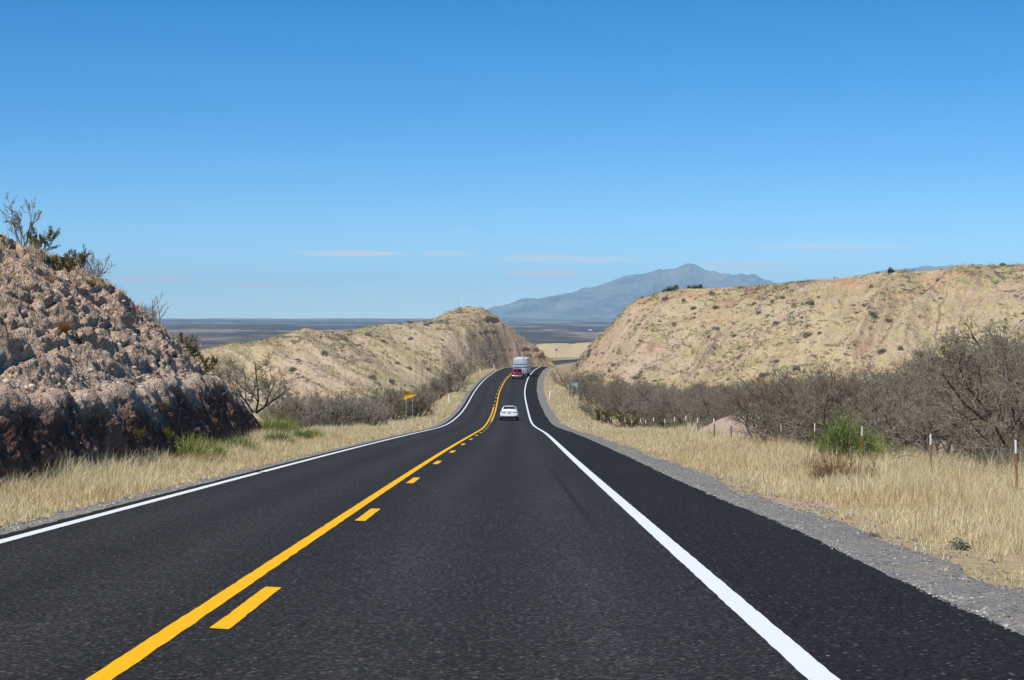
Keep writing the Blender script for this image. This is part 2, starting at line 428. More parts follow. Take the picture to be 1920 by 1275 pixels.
def bark_mat(name, lo, hi):
    t = NT(name); r = t.n('NewGeometry').outputs['Random Per Island']; p = t.n('TexCoord').outputs['Object']
    c = t.ramp(r, [(0, lo), (1, hi)]); n = t.noise(p, 8, 4, .7)
    return t.bsdf(t.mix(t.rng(n, .3, .7, 0, .5), c, t.mix(1, c, (.6, .6, .6), 'MULTIPLY')), .9, .15)
M_BARK = bark_mat('mesquite_bark', (.05, .04, .033), (.11, .09, .073))
M_TWIG = bark_mat('mesquite_twig', (.14, .118, .084), (.36, .31, .232))
M_TWIGG = bark_mat('grey_twig', (.17, .148, .115), (.39, .345, .28))
M_TWIGB = bark_mat('brown_twig', (.11, .075, .05), (.26, .19, .13))
M_STEEL = plain_mat('galvanised_steel', (.34, .36, .38), .5, .5, .5)
M_SIGNBACK = plain_mat('aluminium_sign_back', (.15, .20, .26), .8, .2)
M_SIGNY = plain_mat('yellow_sign_sheet', (.95, .53, .008), .5, .4, var=.04)
M_SIGNK = plain_mat('black_sign_ink', (.012, .012, .012), .6, .3)
M_RUSTP = plain_mat('rusty_post', (.24, .125, .055), .85, .2, var=.35, scale=12)
M_TIP = plain_mat('white_post_tip', (.64, .63, .59), .6, .3)
M_DELIN = plain_mat('white_delineator', (.78, .77, .72), .6, .3)
M_REFL = plain_mat('reflector', (.45, .40, .25), .3, .6)
M_CARW = plain_mat('white_car_paint', (.80, .82, .84), .25, .5, coat=.6, var=.02)
M_GLASS = plain_mat('dark_glass', (.012, .022, .034), .06, .7, var=.1)
M_BLACK = plain_mat('black_plastic', (.012, .012, .013), .6, .3)
M_TYRE = plain_mat('tyre_rubber', (.016, .016, .016), .85, .2)
M_RIM = plain_mat('alloy_rim', (.42, .43, .45), .35, .5, .8)
M_LIGHT = plain_mat('red_lens', (.20, .012, .014), .15, .6, coat=.5)
M_LIGHTD = plain_mat('smoked_red_lens', (.10, .02, .025), .15, .6, coat=.5)
M_PLATE = plain_mat('licence_plate', (.22, .33, .42), .5, .4)
M_PLATEW = plain_mat('pale_plate', (.7, .69, .68), .5, .4)
M_RED = plain_mat('dark_red_paint', (.27, .008, .018), .25, .5, coat=.6, var=.08)
M_CHROME = plain_mat('chrome', (.66, .66, .68), .25, .5, .75)
M_RVW = plain_mat('rv_white', (.40, .465, .53), .4, .4, coat=.2, var=.05)
M_RVG = plain_mat('rv_grey_band', (.36, .43, .50), .4, .4)
M_RVB = plain_mat('rv_blue_band', (.03, .065, .13), .4, .4)
M_BLDG = plain_mat('white_render', (.8, .8, .78), .8, .2)

# ------------------------------------------------------------------ setting: ground
rows = [-22.0]
while rows[-1] < 22500:
    y = rows[-1]; rows.append(y + max(.45, (y + 20) * (.0105 if y < 800 else .028)))
GY = np.array(rows); GU = np.linspace(-.52, .62, 330)
Yg, Ug = np.meshgrid(GY, GU, indexing='ij'); Xg = Ug * (Yg + 62)
Zg = ground_z(Xg, Yg)
latg, rzg = road_near(Xg[GY < 700].ravel(), Yg[GY < 700].ravel())
# keep the sheet under the pavement
zz = Zg[GY < 700].ravel(); inside = (latg < 3.5) & (latg > -6.3); zz[inside] = np.minimum(zz[inside], rzg[inside] - .12)
Zg[GY < 700] = zz.reshape(-1, len(GU))
mb = MB(); mb.add(np.stack([Xg, Yg, Zg], -1), grid_faces(len(GY), len(GU)))
ground = mb.build('ground', M_GROUND, None, True)
tag(ground, 'dry straw-coloured desert ground running out to the dark scrub plain', 'ground', kind='structure')
bare = np.clip(1.6 * np.exp(-(((Xg - 13.6) / 2.9)**2 + ((Yg - 111) / 14.)**2)) + 1.0 * sstep(15.5, 18, Xg) * sstep(42, 56, Yg) * (1 - sstep(80, 105, Yg)), 0, 1)
at = ground.data.attributes.new('bare', 'FLOAT', 'POINT'); at.data.foreach_set('value', bare.ravel().astype(np.float32))

# ------------------------------------------------------------------ road with its painted lines
idx = np.concatenate([np.arange(0, 440), np.arange(440, len(RX), 1)])
offs = np.array([-6.4, -6.15, -5.9, -5.0, -4.0, -3.0, -2.06, -1.2, -.3, .6, 1.2, 1.775, 2.2, 2.8, 3.3, 3.62])
# finer rows near the camera for the ragged pavement edge
ii = np.arange(len(RX)); fine_s = np.concatenate([np.arange(RS[0], 90, .10), np.arange(90, RS[-1], 1.0)])
def at_s(s): return (np.interp(s, RS, RX), np.interp(s, RS, RY), np.interp(s, RS, RZ), np.interp(s, RS, TX), np.interp(s, RS, TY))
def strip_pts(s, off, dz):
    x, y, z, tx, ty = at_s(s); o = off
    return np.stack([x + o * ty, y - o * tx, z + dz + 0 * o], -1)
S2, O2 = np.meshgrid(fine_s, offs, indexing='ij'); O2 = O2.copy()
O2[:, 0] += .05 * fbm(fine_s * 1.3, 0 * fine_s, 1, 4); O2[:, -1] += .035 * fbm(fine_s * 1.1, 0 * fine_s, 7, 5) + .10 * fbm(fine_s * .06, 0 * fine_s, 9, 2)
P = strip_pts(S2.ravel(), O2.ravel(), 0.0).reshape(len(fine_s), len(offs), 3)
P[:, 0, 2] -= .05; P[:, -1, 2] -= .05
mb = MB(); mb.add(P, grid_faces(*P.shape[:2])[:, ::-1])
road = mb.build('road', M_ASPH, None, True)
tag(road, 'dark asphalt two-lane highway dipping ahead and curving right', 'road', kind='structure')
at = road.data.attributes.new('lat', 'FLOAT', 'POINT'); at.data.foreach_set('value', O2.ravel().astype(np.float32))
def line(name, off, w, s0, s1, mat, parent, ends=False):
    st = .06 if s1 - s0 < 5 else .12
    n = np.arange(s0, min(s1, 90), st); 
    if s1 > 90: n = np.concatenate([n, np.arange(max(s0, 90), s1 + .1, .5 if s1 - s0 < 5 else 1.0)])
    j1 = .008 * fbm(n * 2.6, 0 * n, off, 4); j2 = .008 * fbm(n * 2.6, 0 * n + 5, off, 4)
    e = strip_pts(n, off - w / 2 + j1, .005); f = strip_pts(n, off + w / 2 + j2, .005)
    if ends:
        e[0, 1] += .05; f[-1, 1] -= .06
    mb = MB(); mb.add(np.stack([e, f], 1), grid_faces(len(n), 2)[:, ::-1])
    return mb.build(name, mat, parent, True)
# the left edge line has one short break where the paint is missing
line('edge_line', -5.9, .17, -38, 43.6, M_WHITE, road)
line('edge_line', -5.9, .17, 43.95, 600, M_WHITE, road)
line('edge_line', 1.775, .18, -38, 600, M_WHITE, road)['label'] = 'broad white edge line on the right side'
line('centre_line', -2.38, .155, -38, 234, M_YELL, road)
line('centre_line', -2.06, .155, 179, 600, M_YELL, road)
s = 13.07 - 3 * 12.2
while s < 176: line('centre_dash', -2.07, .148, s, s + 3.1, M_YELL, road, True); s += 12.2
s = 238.5
while s < 500: line('centre_dash', -2.38, .15, s, s + 3.1, M_YELL, road, True); s += 12.2

# gravel shoulders
def shoulder(sgn, inner, outer, label):
    sv = np.concatenate([np.arange(-36, 90, .3), np.arange(90, 560, 1.5)])
    k = np.linspace(0, 1, 7)
    wob = .22 * fbm(sv * .35, 0 * sv, sgn * 3, 4) + .35 * fbm(sv * .07, 0 * sv, sgn * 6, 2)
    wob = np.maximum(wob, -.35 * (outer - inner))
    O = inner + (outer + wob[:, None] - inner) * k[None, :]
    S = np.repeat(sv[:, None], 7, 1)
    Pg = strip_pts(S.ravel(), (sgn * O).ravel(), 0).reshape(len(sv), 7, 3)
    g = ground_z(Pg[..., 0], Pg[..., 1])
    Pg[..., 2] = g + .015 + .012 * (1 - k)[None, :]
    Pg[:, 0, 2] = np.interp(sv, RS, RZ) - .07; Pg[:, -1, 2] = g[:, -1] - .03
    q = grid_faces(len(sv), 7)
    mb = MB(); mb.add(Pg, q if sgn < 0 else q[:, ::-1])
    o = mb.build('gravel_shoulder', M_GRAV, None, True)
    return tag(o, label, 'gravel', kind='structure')
shoulder(1, 3.45, 4.85, 'broad grey gravel shoulder between the asphalt and the right-hand grass')
shoulder(-1, 6.2, 7.15, 'narrow grey gravel shoulder below the left-hand road cut')
# loose stones on the shoulders (uncountable)
ico = bmesh.new(); bmesh.ops.create_icosphere(ico, subdivisions=1, radius=1)
ICV = np.array([v.co[:] for v in ico.verts]); ICF = np.array([[v.index for v in f.verts] for f in ico.faces]); ico.free()
def stones(mb, P, R, flat=.65):
    n = len(P)
    sc = R[:, None, None] * (1 + .35 * rng.normal(size=(n, 1, 3))) * np.array([1, 1, flat])
    V = ICV[None] * np.clip(np.abs(sc), .002, None) * (1 + .18 * rng.normal(size=(n, len(ICV), 1)))
    a = rng.uniform(0, 6.28, n); ca, sa = np.cos(a)[:, None], np.sin(a)[:, None]
    V = np.stack([V[..., 0] * ca - V[..., 1] * sa, V[..., 0] * sa + V[..., 1] * ca, V[..., 2]], -1) + P[:, None, :]
    T = (ICF[None] + (np.arange(n) * len(ICV))[:, None, None]).reshape(-1, 3)
    mb.add(V, None, T)
def loose(n, lo, hi, s0, s1):
    s = s0 + (s1 - s0) * rng.uniform(0, 1, n)**1.7; o = lo + (hi - lo) * rng.uniform(0, 1, n)
    P = strip_pts(s, o, 0); P[:, 2] = ground_z(P[:, 0], P[:, 1]) + .02
    return P
mb = MB(); P = loose(9000, 3.6, 5.4, 8, 75); stones(mb, P, .006 + .013 * rng.uniform(0, 1, len(P))**3)
P = loose(9000, 3.50, 3.85, 8, 60); stones(mb, P, .006 + .012 * rng.uniform(0, 1, len(P))**2)
P = loose(3000, -7.3, -6.4, 14, 60); stones(mb, P, .01 + .022 * rng.uniform(0, 1, len(P))**3)
P = np.array([strip_pts(np.array([s]), np.array([o]), 0)[0] for s, o in ((25.2, -6.95), (25.9, -6.8), (24.1, -7.0))]); P[:, 2] = ground_z(P[:, 0], P[:, 1]) + .05
stones(mb, P, np.array([.07, .05, .06]))
tag(mb.build('gravel', M_PEB), 'loose grey and pale stones strewn along both road shoulders', 'gravel', kind='stuff')

# ------------------------------------------------------------------ hills
def set_attr(o, name, val):
    a = o.data.attributes.new(name, 'FLOAT', 'POINT'); a.data.foreach_set('value', np.clip(val, 0, 1).ravel().astype(np.float32))
def hill(name, ridge, front, back, nu, nf, nb, shape, label, mat, foot=None, steep=1.6, extra=None, backdrop=-14.0):
    r = np.array(ridge, float)
    px = np.linspace(r[0, 0], r[-1, 0], nu)
    W = np.array([pix(*q) for q in ridge])
    def sm(v, k=5):
        e = np.pad(v, k, mode='edge'); return np.convolve(e, np.ones(2 * k + 1) / (2 * k + 1), 'valid')
    rz = sm(np.interp(px, r[:, 0], W[:, 2]), max(2, nu // 160)); rd = sm(np.interp(px, r[:, 0], r[:, 2]), nu // 40)
    fd = sm(np.interp(px, *zip(*front)), nu // 40); bd = rd + back
    v = np.concatenate([np.linspace(0, 1, nf), 1 + np.linspace(0, 1, nb + 1)[1:]])
    PX = np.repeat(px[:, None], len(v), 1); V = np.repeat(v[None], nu, 0)
    Dd = np.where(V < 1, fd[:, None] + (rd - fd)[:, None] * V, rd[:, None] + (bd - rd)[:, None] * (V - 1))
    X = (PX - 960) / F * Dd
    zb = (ground_z((px - 960) / F * fd, fd) - .8) if foot is None else np.interp(px, *zip(*foot))
    zf = zb[:, None] + (rz - zb)[:, None] * shape(np.clip(V, 0, 1))
    zk = rz[:, None] + (backdrop - rz)[:, None] * (np.clip(V - 1, 0, 1)**steep)
    Z = np.where(V <= 1, zf, zk)
    A = {'bare': np.zeros_like(X), 'red': np.zeros_like(X), 'stk': np.zeros_like(X)}
    if extra: X, Dd, Z = extra(X, Dd, Z, PX, V, A, rz[:, None], zb[:, None])
    mb = MB(); mb.add(np.stack([X, Dd, Z], -1), grid_faces(*X.shape)[:, ::-1])
    o = mb.build(name, mat, None, True)
    for k in A: set_attr(o, k, A[k])
    tag(o, label, 'hill', kind='structure')
    return o, np.stack([X, Dd, Z], -1), V, PX
def shape_a(v): return .42 * v + .58 * sstep(.12, 1.05, v) / sstep(.12, 1.05, 1.0)

def ex_left(X, Y, Z, PX, V, A, rz, zb):
    m = np.sin(np.clip(V, 0, 1) * np.pi)**.8
    top = sstep(1.15, .9, V)
    q = X * .040 + Y * .030
    gul = fbm(q + .4 * fbm(X * .02, Y * .02, 2, 3), Y * .006, 4, 4, .5, 2.1, True)
    Z = Z + m * (gul - .7) * 1.6 + m * fbm(X * .03, Y * .02, 19, 3) * 1.5 * sstep(800, 700, PX) + fbm(X * .12, Y * .12, 1, 4) * .45 * (.35 + m) + fbm(X * .7, Y * .7, 6, 3) * .10
    # strata ledges on the right flank under the summit
    led = sstep(868, 900, PX) * (1 - sstep(1030, 1040, PX)) * sstep(.35, .7, V) * top
    nz = fbm(X * .16, Y * .16, Z * .1, 3)
    for zc, amp, c0, c1 in ((.6, 1.4, 900, 938), (-2.3, .6, 895, 930), (-6.6, .9, 935, 1010), (-8.4, 1.6, 938, 1028)):
        k = led * sstep(c0, c0 + 10, PX + 6 * nz) * (1 - sstep(c1 - 6, c1 + 6, PX + 6 * nz))
        k = k * (1 if zc > 0 else sstep(-.6, -.05, fbm(X * .35, Y * .35, zc, 3))); dz = Z - (zc + .55 * nz)
        Z = Z + k * amp * (sstep(-.15, .15, dz) - sstep(-1.6, 1.6, dz)) * .9
        A['red'] += k * np.exp(-(dz / .9)**2) * .45
    A['red'] += sstep(820, 860, PX) * (1 - sstep(950, 985, PX)) * sstep(-2.8, .4, Z) * .3 * sstep(-.3, .4, fbm(X * .3, Y * .3, Z * .3, 3))
    A['red'] += .7 * np.exp(-((PX - 590) / 16)**2) * sstep(-3.2, -1.2, Z) + .6 * np.exp(-((PX - 655) / 20)**2) * sstep(-3.6, -2.0, Z) * .7
    A['bare'] += np.exp(-(((PX - 960) / 42)**2)) * sstep(-9.5, -7, Z) * (1 - sstep(-6, -4, Z)) + .8 * np.exp(-(((PX - 650) / 50)**2 + ((Z + 6) / 1.3)**2))
    A['bare'] += .08 + .55 * sstep(-.1, .5, fbm(X * .05, Y * .02, 95, 4)); A['bare'] += .7 * np.exp(-(((PX - 780) / 60)**2 + ((Z + 3.2) / 1.3)**2))
    q2 = PX / 100 - 1.6 * np.clip(V, 0, 1.2) + .10 * fbm(X * .05, Y * .05, 4, 3)
    A['stk'] = .5 + .5 * fbm(q2 * 3.2, V * 1.3, 33, 5, .6)
    return X, Y, Z
left_ridge = [(150, 690, 290), (330, 668, 300), (400, 653, 305), (440, 644, 312), (470, 646, 318), (500, 638, 325), (540, 626, 338), (572, 615.5, 345), (595, 621, 350), (640, 622, 360), (665, 621, 370), (690, 612, 385),
    (720, 609, 398), (760, 606.5, 408), (800, 605, 418), (822, 596, 424), (840, 585, 428), (856, 578.5, 430), (880, 575.5, 432), (903, 577.5, 433), (915, 584, 435), (928, 593, 437), (942, 603, 439), (962, 619, 443), (985, 637, 447), (1005, 652, 451), (1022, 667, 455), (1032, 678, 458), (1040, 690, 460)]
hl, HL, HLV, HLP = hill('hill', left_ridge, [(150, 230), (400, 240), (600, 255), (700, 270), (790, 300), (850, 345), (900, 392), (940, 420), (1000, 440), (1040, 452)],
    70, 760, 230, 40, shape_a, 'straw-coloured hill with a small reddish summit left of the road bend', M_HILL, extra=ex_left)

def ex_right(X, Y, Z, PX, V, A, rz, zb):
    m = np.sin(np.clip(V, 0, 1) * np.pi)**.7
    q = X * .045 - Y * .02
    w = fbm(X * .018, Y * .018, 12, 3)
    q2 = PX / 100 - 1.9 * np.clip(V, 0, 1.2)**1.3 + .45 * w + .12 * fbm(X * .07, Y * .07, 55, 3)
    gul = fbm(q2 * .95, V * .5, 14, 4, .5, 2.1, True)
    A['stk'] = .5 + .5 * fbm(q2 * 2.6, V * 1.6, 35, 5, .6)
    Z = Z + m * (gul - .7) * 2.0 * sstep(1080, 1200, PX) + m * fbm(q2 * .42, V * .4, 65, 3) * 2.6 * sstep(1150, 1300, PX) + fbm(X * .11, Y * .11, 11, 4) * .5 * (.3 + m) + fbm(X * .7, Y * .7, 16, 3) * .11
    # one deep gully slanting down from upper right, with ochre flanks
    t = sstep(.25, .95, V)
    gx = 1590 + 150 * t + 14 * w
    d = (PX - gx)
    Z = Z - 4.0 * np.exp(-(d / 30)**2) * sstep(.2, .5, V) * (1 - sstep(.9, 1.02, V)) + 2.2 * np.exp(-((d - 66) / 42)**2) * m
    A['red'] += .95 * np.exp(-(((d - 8) / 24)**2)) * sstep(.70, .8, V) * (1 - sstep(.93, 1.0, V)) * sstep(-.5, .2, fbm(X * .25, Y * .25, Z * .2, 3))
    A['red'] += .7 * sstep(1150, 1175, PX) * (1 - sstep(1215, 1250, PX)) * sstep(.86, .93, V) * (1 - sstep(1.0, 1.06, V))
    # bare pink face low on the left flank, with small ledges
    fb = np.exp(-(((PX - 1228) / 34)**2)) * sstep(.22, .34, V) * (1 - sstep(.52, .62, V))
    A['bare'] += fb + .8 * np.exp(-(((PX - 1640) / 40)**2)) * sstep(.3, .4, V) * (1 - sstep(.5, .65, V)) + .6 * sstep(1130, 1110, PX) * sstep(.1, .3, V)
    for zc in (-6.3, -5.0, -3.9):
        dz = Z - (zc + .3 * fbm(X * .2, Y * .2, 3, 3)); Z = Z + fb * sstep(-.2, .3, fbm(X * .12, Y * .12, zc, 3)) * .8 * (sstep(-.12, .12, dz) - sstep(-1.1, 1.1, dz))
    A['red'] += .9 * sstep(.12, .45, fbm(X * .09, Y * .09, 31, 4)) * sstep(.62, .9, V) + .5 * sstep(.35, .7, fbm(X * .12, Y * .12, 37, 4))
    return X, Y, Z
def shape_b(v): return .25 * v + .75 * sstep(.05, 1.1, v) / sstep(.05, 1.1, 1.0)
right_ridge = [(1075, 690, 470), (1088, 673, 468), (1100, 657, 465), (1115, 640, 462), (1132, 622, 460), (1150, 604, 457), (1165, 588, 455), (1180, 573, 452), (1195, 563, 450), (1215, 556, 447), (1235, 549.5, 445), (1260, 544.5, 441), (1290, 541, 437),
    (1340, 539.5, 431), (1400, 538, 424), (1450, 533, 418), (1500, 528, 412), (1550, 524.5, 406), (1600, 519, 400), (1640, 514, 396), (1700, 508, 390), (1760, 505, 385), (1800, 502.5, 380), (1860, 499.5, 375), (1920, 497, 370), (2050, 492, 360), (2300, 488, 345), (2500, 500, 340)]
hr, HR, HRV, HRP = hill('hill', right_ridge, [(1075, 440), (1110, 410), (1160, 365), (1250, 335), (1400, 310), (1600, 285), (1800, 255), (1950, 235), (2500, 215)],
    80, 1000, 260, 40, shape_b, 'long straw-coloured eroded hill filling the right side beyond the thicket', M_HILL, extra=ex_right)
def ex_small(X, Y, Z, PX, V, A, rz, zb):
    Z = Z + fbm(X * .05, Y * .05, 21, 4) * .8 + fbm(X * .3, Y * .3, 22, 3) * .15; A['bare'] += .3
    return X, Y, Z
hill('hill', [(820, 685, 760), (930, 668, 760), (985, 655, 760), (1010, 648, 760), (1045, 644, 760), (1075, 645, 770), (1110, 642, 770), (1150, 650, 770), (1220, 672, 770), (1300, 690, 770)], [(820, 600), (1300, 600)],
    120, 220, 60, 14, shape_a, 'low pale tan rise beyond the road bend', M_HILL, foot=[(820, -14.5), (1300, -14.5)], extra=ex_small, backdrop=-20)

def ex_mount(X, Y, Z, PX, V, A, rz, zb):
    m = np.sin(np.clip(V * .9, 0, 1) * np.pi)**.7
    g = fbm(X * .0011 + .3 * fbm(X * .0005, Y * .0005, 1, 2), Y * .00035, 41, 5, .55, 2.05, True)
    h = np.maximum(Z - zb, 0) / 640
    Z = Z + (g - .62) * 120 * m * np.sqrt(np.clip(h, 0, 1)) + fbm(X * .004, Y * .004, 43, 4) * 14 * np.sqrt(np.clip(h, 0, 1))
    return X, Y, Z
def shape_m(v): return .55 * v + .45 * v**2.2
mt, *_ = hill('mountain', [(840, 603, 23000), (880, 592, 23000), (915, 579, 23000), (950, 573, 23000), (985, 564, 23000), (1020, 559, 23000), (1060, 554, 23000), (1100, 544, 23000), (1140, 531, 23000), (1165, 525.5, 23000), (1200, 521, 23000), (1230, 515, 23000), (1255, 508.5, 23000), (1275, 503, 23000), (1290, 500, 23000), (1303, 502, 23000),
    (1318, 508, 23000), (1333, 514.5, 23000), (1350, 516, 23000), (1375, 518.5, 23000), (1392, 516.5, 23000), (1415, 520, 23000), (1434, 530, 23000), (1500, 548, 23000), (1600, 575, 23000), (1700, 604, 23000)],
    [(840, 19000), (1700, 19000)], 4500, 520, 120, 20, shape_m, 'hazy blue mountain with a pointed peak on the horizon', M_MOUNT, foot=[(840, -78), (1700, -78)], extra=ex_mount, backdrop=-90)
mt['category'] = 'mountain'
mt2, *_ = hill('mountain', [(1480, 603, 24000), (1560, 545, 24000), (1620, 517, 24000), (1660, 509, 24000), (1700, 506, 24000), (1745, 502.5, 24000), (1785, 502, 24000), (1820, 505, 24000), (1900, 512, 24000), (2100, 560, 24000), (2250, 603, 24000)],
    [(1480, 22500), (2250, 22500)], 6000, 260, 60, 14, shape_m, 'faint blue mountain top barely showing over the right-hand hill', M_MOUNT, foot=[(1480, -78), (2250, -78)], extra=ex_mount, backdrop=-90)
mt2['category'] = 'mountain'

# ------------------------------------------------------------------ left road cut (rock bank)
sY = [-18.0]
while sY[-1] < 116: sY.append(sY[-1] + (.16 if sY[-1] < 30 else .085))
sY = np.array(sY)
CRY = np.array([-20, 20, 45, 55, 66, 78, 88, 96, 103, 109, 116.])
CRX = np.array([-15.5, -15.0, -15.1, -15.1, -15.3, -15.8, -15.8, -15.4, -15.0, -14.9, -15.6])
CRZ = np.array([5.0, 4.4, 4.1, 3.95, 3.3, 1.8, -.15, -1.55, -2.6, -4.3, -6.3])
def sm1(v, k): return np.convolve(np.pad(v, k, mode='edge'), np.ones(2 * k + 1) / (2 * k + 1), 'valid')
cbx = sm1(np.interp(sY, CB_Y, CB_X), 25); crx = sm1(np.interp(sY, CRY, CRX), 25); crz = sm1(np.interp(sY, CRY, CRZ), 18)
gz = ground_z(cbx, sY)
hh = np.maximum(crz - gz, .25)
wl = np.minimum(np.interp(sY, [20, 42, 58, 75], [1.5, 1.75, 2.3, 2.6]), hh * .6)                                    # height of the steep lower wall
wv = wl * (1 + .16 * fbm(sY * .12, 0 * sY, 2, 3))
nseg = (10, 54, 14, 96, 34)
prof = [(cbx + .9, gz - .7), (cbx + .25, gz + .0), (cbx - wv / np.tan(np.radians(np.interp(sY, [50, 80], [74., 66.]))), gz + wv)]
l3x = prof[2][0] - .42; l3z = prof[2][1] + .22 * np.minimum(1, hh / 4)
prof.append((l3x, np.minimum(l3z, crz))); prof.append((np.minimum(crx, l3x - .3), crz)); prof.append((np.minimum(crx, l3x - .3) - 16, crz - 1.2))
cols = []; lev = []
levels = [-.05, 0, .40, .47, 1.0, 1.08]
for k, n in enumerate(nseg):
    tt = np.linspace(0, 1, n, endpoint=(k == len(nseg) - 1))
    for u in tt:
        cols.append((prof[k][0] * (1 - u) + prof[k + 1][0] * u, prof[k][1] * (1 - u) + prof[k + 1][1] * u)); lev.append(levels[k] * (1 - u) + levels[k + 1] * u)
CX = np.array([c[0] for c in cols]).T; CZ = np.array([c[1] for c in cols]).T; LEV = np.repeat(np.array(lev)[None], len(sY), 0); CY = np.repeat(sY[:, None], CX.shape[1], 1)
# round the profile corners
def smc(A, k): 
    e = np.pad(A, ((0, 0), (k, k)), mode='edge'); c = np.cumsum(np.pad(e, ((0, 0), (1, 0))), 1); return (c[:, 2 * k + 1:] - c[:, :-2 * k - 1]) / (2 * k + 1)
CX = smc(CX, 3); CZ = smc(CZ, 3)
# outward normal in the cross-section
dx = np.gradient(CX, axis=1); dz = np.gradient(CZ, axis=1); dl = np.hypot(dx, dz) + 1e-9
nx, nz = dz / dl, -dx / dl
ny = 0 * nx
wallm = sstep(.02, .12, LEV) * (1 - sstep(.40, .47, LEV)); slope = sstep(.42, .52, LEV) * (1 - sstep(.97, 1.03, LEV)); topm = sstep(.97, 1.03, LEV)
amp = np.repeat(np.clip(hh / 5.5, .25, 1)[:, None], CX.shape[1], 1)
X0, Y0, Z0 = CX, CY, CZ
wp = fbm(X0 * .3, Y0 * .3, Z0 * .3, 3)
rib = fbm(Y0 * .30 + .25 * wp + .10 * Z0, Z0 * .03, 5, 4, .45, 2.1, True)          # ribs and runnels down the wall
rill = fbm(Y0 * .21 + .22 * wp + .17 * Z0, Z0 * .02, 25, 4, .44, 2.1, True)          # bigger runnels down the slope
rk = fbm(X0 * .8, Y0 * .8, Z0 * 1.1, 5, .58)
rk2 = fbm(X0 * 2.6, Y0 * 2.4, Z0 * 3.8, 5, .68) + .25 * (fbm(X0 * 1.9, Y0 * 1.5, Z0 * 3.0 + 4, 4, .6, 2.1, True) - .7)
chunk = fbm(X0 * 1.7 + 9, Y0 * 1.2, Z0 * 2.2, 4, .55, 2.1, True)
pit = fbm(X0 * 1.0, Y0 * .55 + .25 * Z0, Z0 * 1.5 + 7, 4, .5); wp2 = fbm(Y0 * .12, Z0 * .3, 77, 2)
led = np.sin((Z0 + .045 * Y0 + .5 * wp) * 2 * np.pi / (.82 + .0 * Z0)); led = np.sign(led) * np.abs(led)**.4
crev = fbm(Y0 * .22 + .15 * wp, Z0 * 1.35 + .06 * Y0 + .3 * wp, X0 * .3, 3, .5, 2.1, True); crev = sstep(.95, 1.45, crev) * sstep(-.25, .25, fbm(Y0 * .3, Z0 * .5, 88, 3))
gulm = sstep(1.02, .86, LEV) * sstep(.40, .60, LEV)
disp = wallm * ((.5 * rib + .5 * rill - .75) * np.interp(Y0, [50, 80], [.60, .75]) + rk * .06) + slope * ((rill - .75) * (.22 + .36 * gulm) + rk * .045 - .20 * crev - .24 * sstep(.32, .48, pit)) + topm * rk * .12
disp = disp * amp + rk2 * (.05 + .005 * slope) * (1 - .5 * topm)
disp += .09 * np.exp(-((LEV - .445) / .045)**2) * amp * (.7 + .5 * fbm(Y0 * .25, Z0, 3, 3))      # overhanging cobble band
CXd = CX + nx * disp; CZd = CZ + nz * disp; CYd = CY - disp * .35 * wallm
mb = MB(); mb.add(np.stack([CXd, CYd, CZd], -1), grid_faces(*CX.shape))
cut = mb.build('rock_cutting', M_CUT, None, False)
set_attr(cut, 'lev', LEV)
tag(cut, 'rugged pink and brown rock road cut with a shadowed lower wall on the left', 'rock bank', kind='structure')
CUTP = np.stack([CXd, CYd, CZd], -1)
def cut_at(lv, y):
    i = int(np.argmin(np.abs(sY - y))); j = int(np.argmin(np.abs(LEV[0] - lv))); return CUTP[i, j]
# cobbles bedded in the bank and fallen along it (uncountable)
mb = MB(); mk = (CUTP[..., 1] > 28)
w = (np.exp(-((LEV - .47) / .04)**2) * 2.2 + slope * .8 * (.2 + sstep(.0, .5, fbm(X0 * .5, Y0 * .5, Z0 * .5, 3))) + wallm * .02) * mk; w = w.ravel() / w.sum()
sel = rng.choice(len(w), 4200, p=w); P = CUTP.reshape(-1, 3)[sel]
stones(mb, P + rng.normal(size=P.shape) * .02, .022 + .075 * rng.uniform(0, 1, len(P))**3, .75)
tag(mb.build('rubble', M_STONE), 'pale cobbles and rock chips bedded all over the left road cut', 'rubble', kind='stuff')

# ------------------------------------------------------------------ grasses
def blades(mb, P, h, w, lean, az=None):
    n = len(P)
    if az is None: az = rng.uniform(0, 2 * np.pi, n)
    la = rng.uniform(0, 2 * np.pi, n)
    side = np.stack([np.cos(az), np.sin(az), 0 * az], -1) * (w / 2)[:, None]
    ld = np.stack([np.cos(la), np.sin(la), 0 * la], -1) * (lean * h)[:, None]
    up = np.array([0, 0, 1.]) * h[:, None]
    m = P + ld * .35 + up * .55; tip = P + ld + up * (1 - .25 * lean)[:, None]
    V = np.stack([P - side, P + side, m + side * .75, m - side * .75, tip], 1)
    b = np.arange(n) * 5
    mb.add(V.reshape(-1, 3), np.stack([b, b + 1, b + 2, b + 3], -1), np.stack([b + 3, b + 2, b + 4], -1))
def tufts(mb, C, h, per, spread, w, lean=.5):
    n = len(C)
    P = np.repeat(C, per, 0); H = np.repeat(h, per) * rng.uniform(.45, 1.1, n * per); sp = np.repeat(np.broadcast_to(spread, n), per)
    a = rng.uniform(0, 6.28, n * per); r = sp * np.sqrt(rng.uniform(0, 1, n * per))
    P = P + np.stack([r * np.cos(a), r * np.sin(a), 0 * a - .02], -1)
    blades(mb, P, H, np.repeat(np.broadcast_to(w, n), per) * rng.uniform(.7, 1.3, n * per), rng.uniform(.05, lean, n * per))
def bare_at(x, y): return 1.6 * np.exp(-(((x - 13.6) / 2.6)**2 + ((y - 111) / 15.)**2))
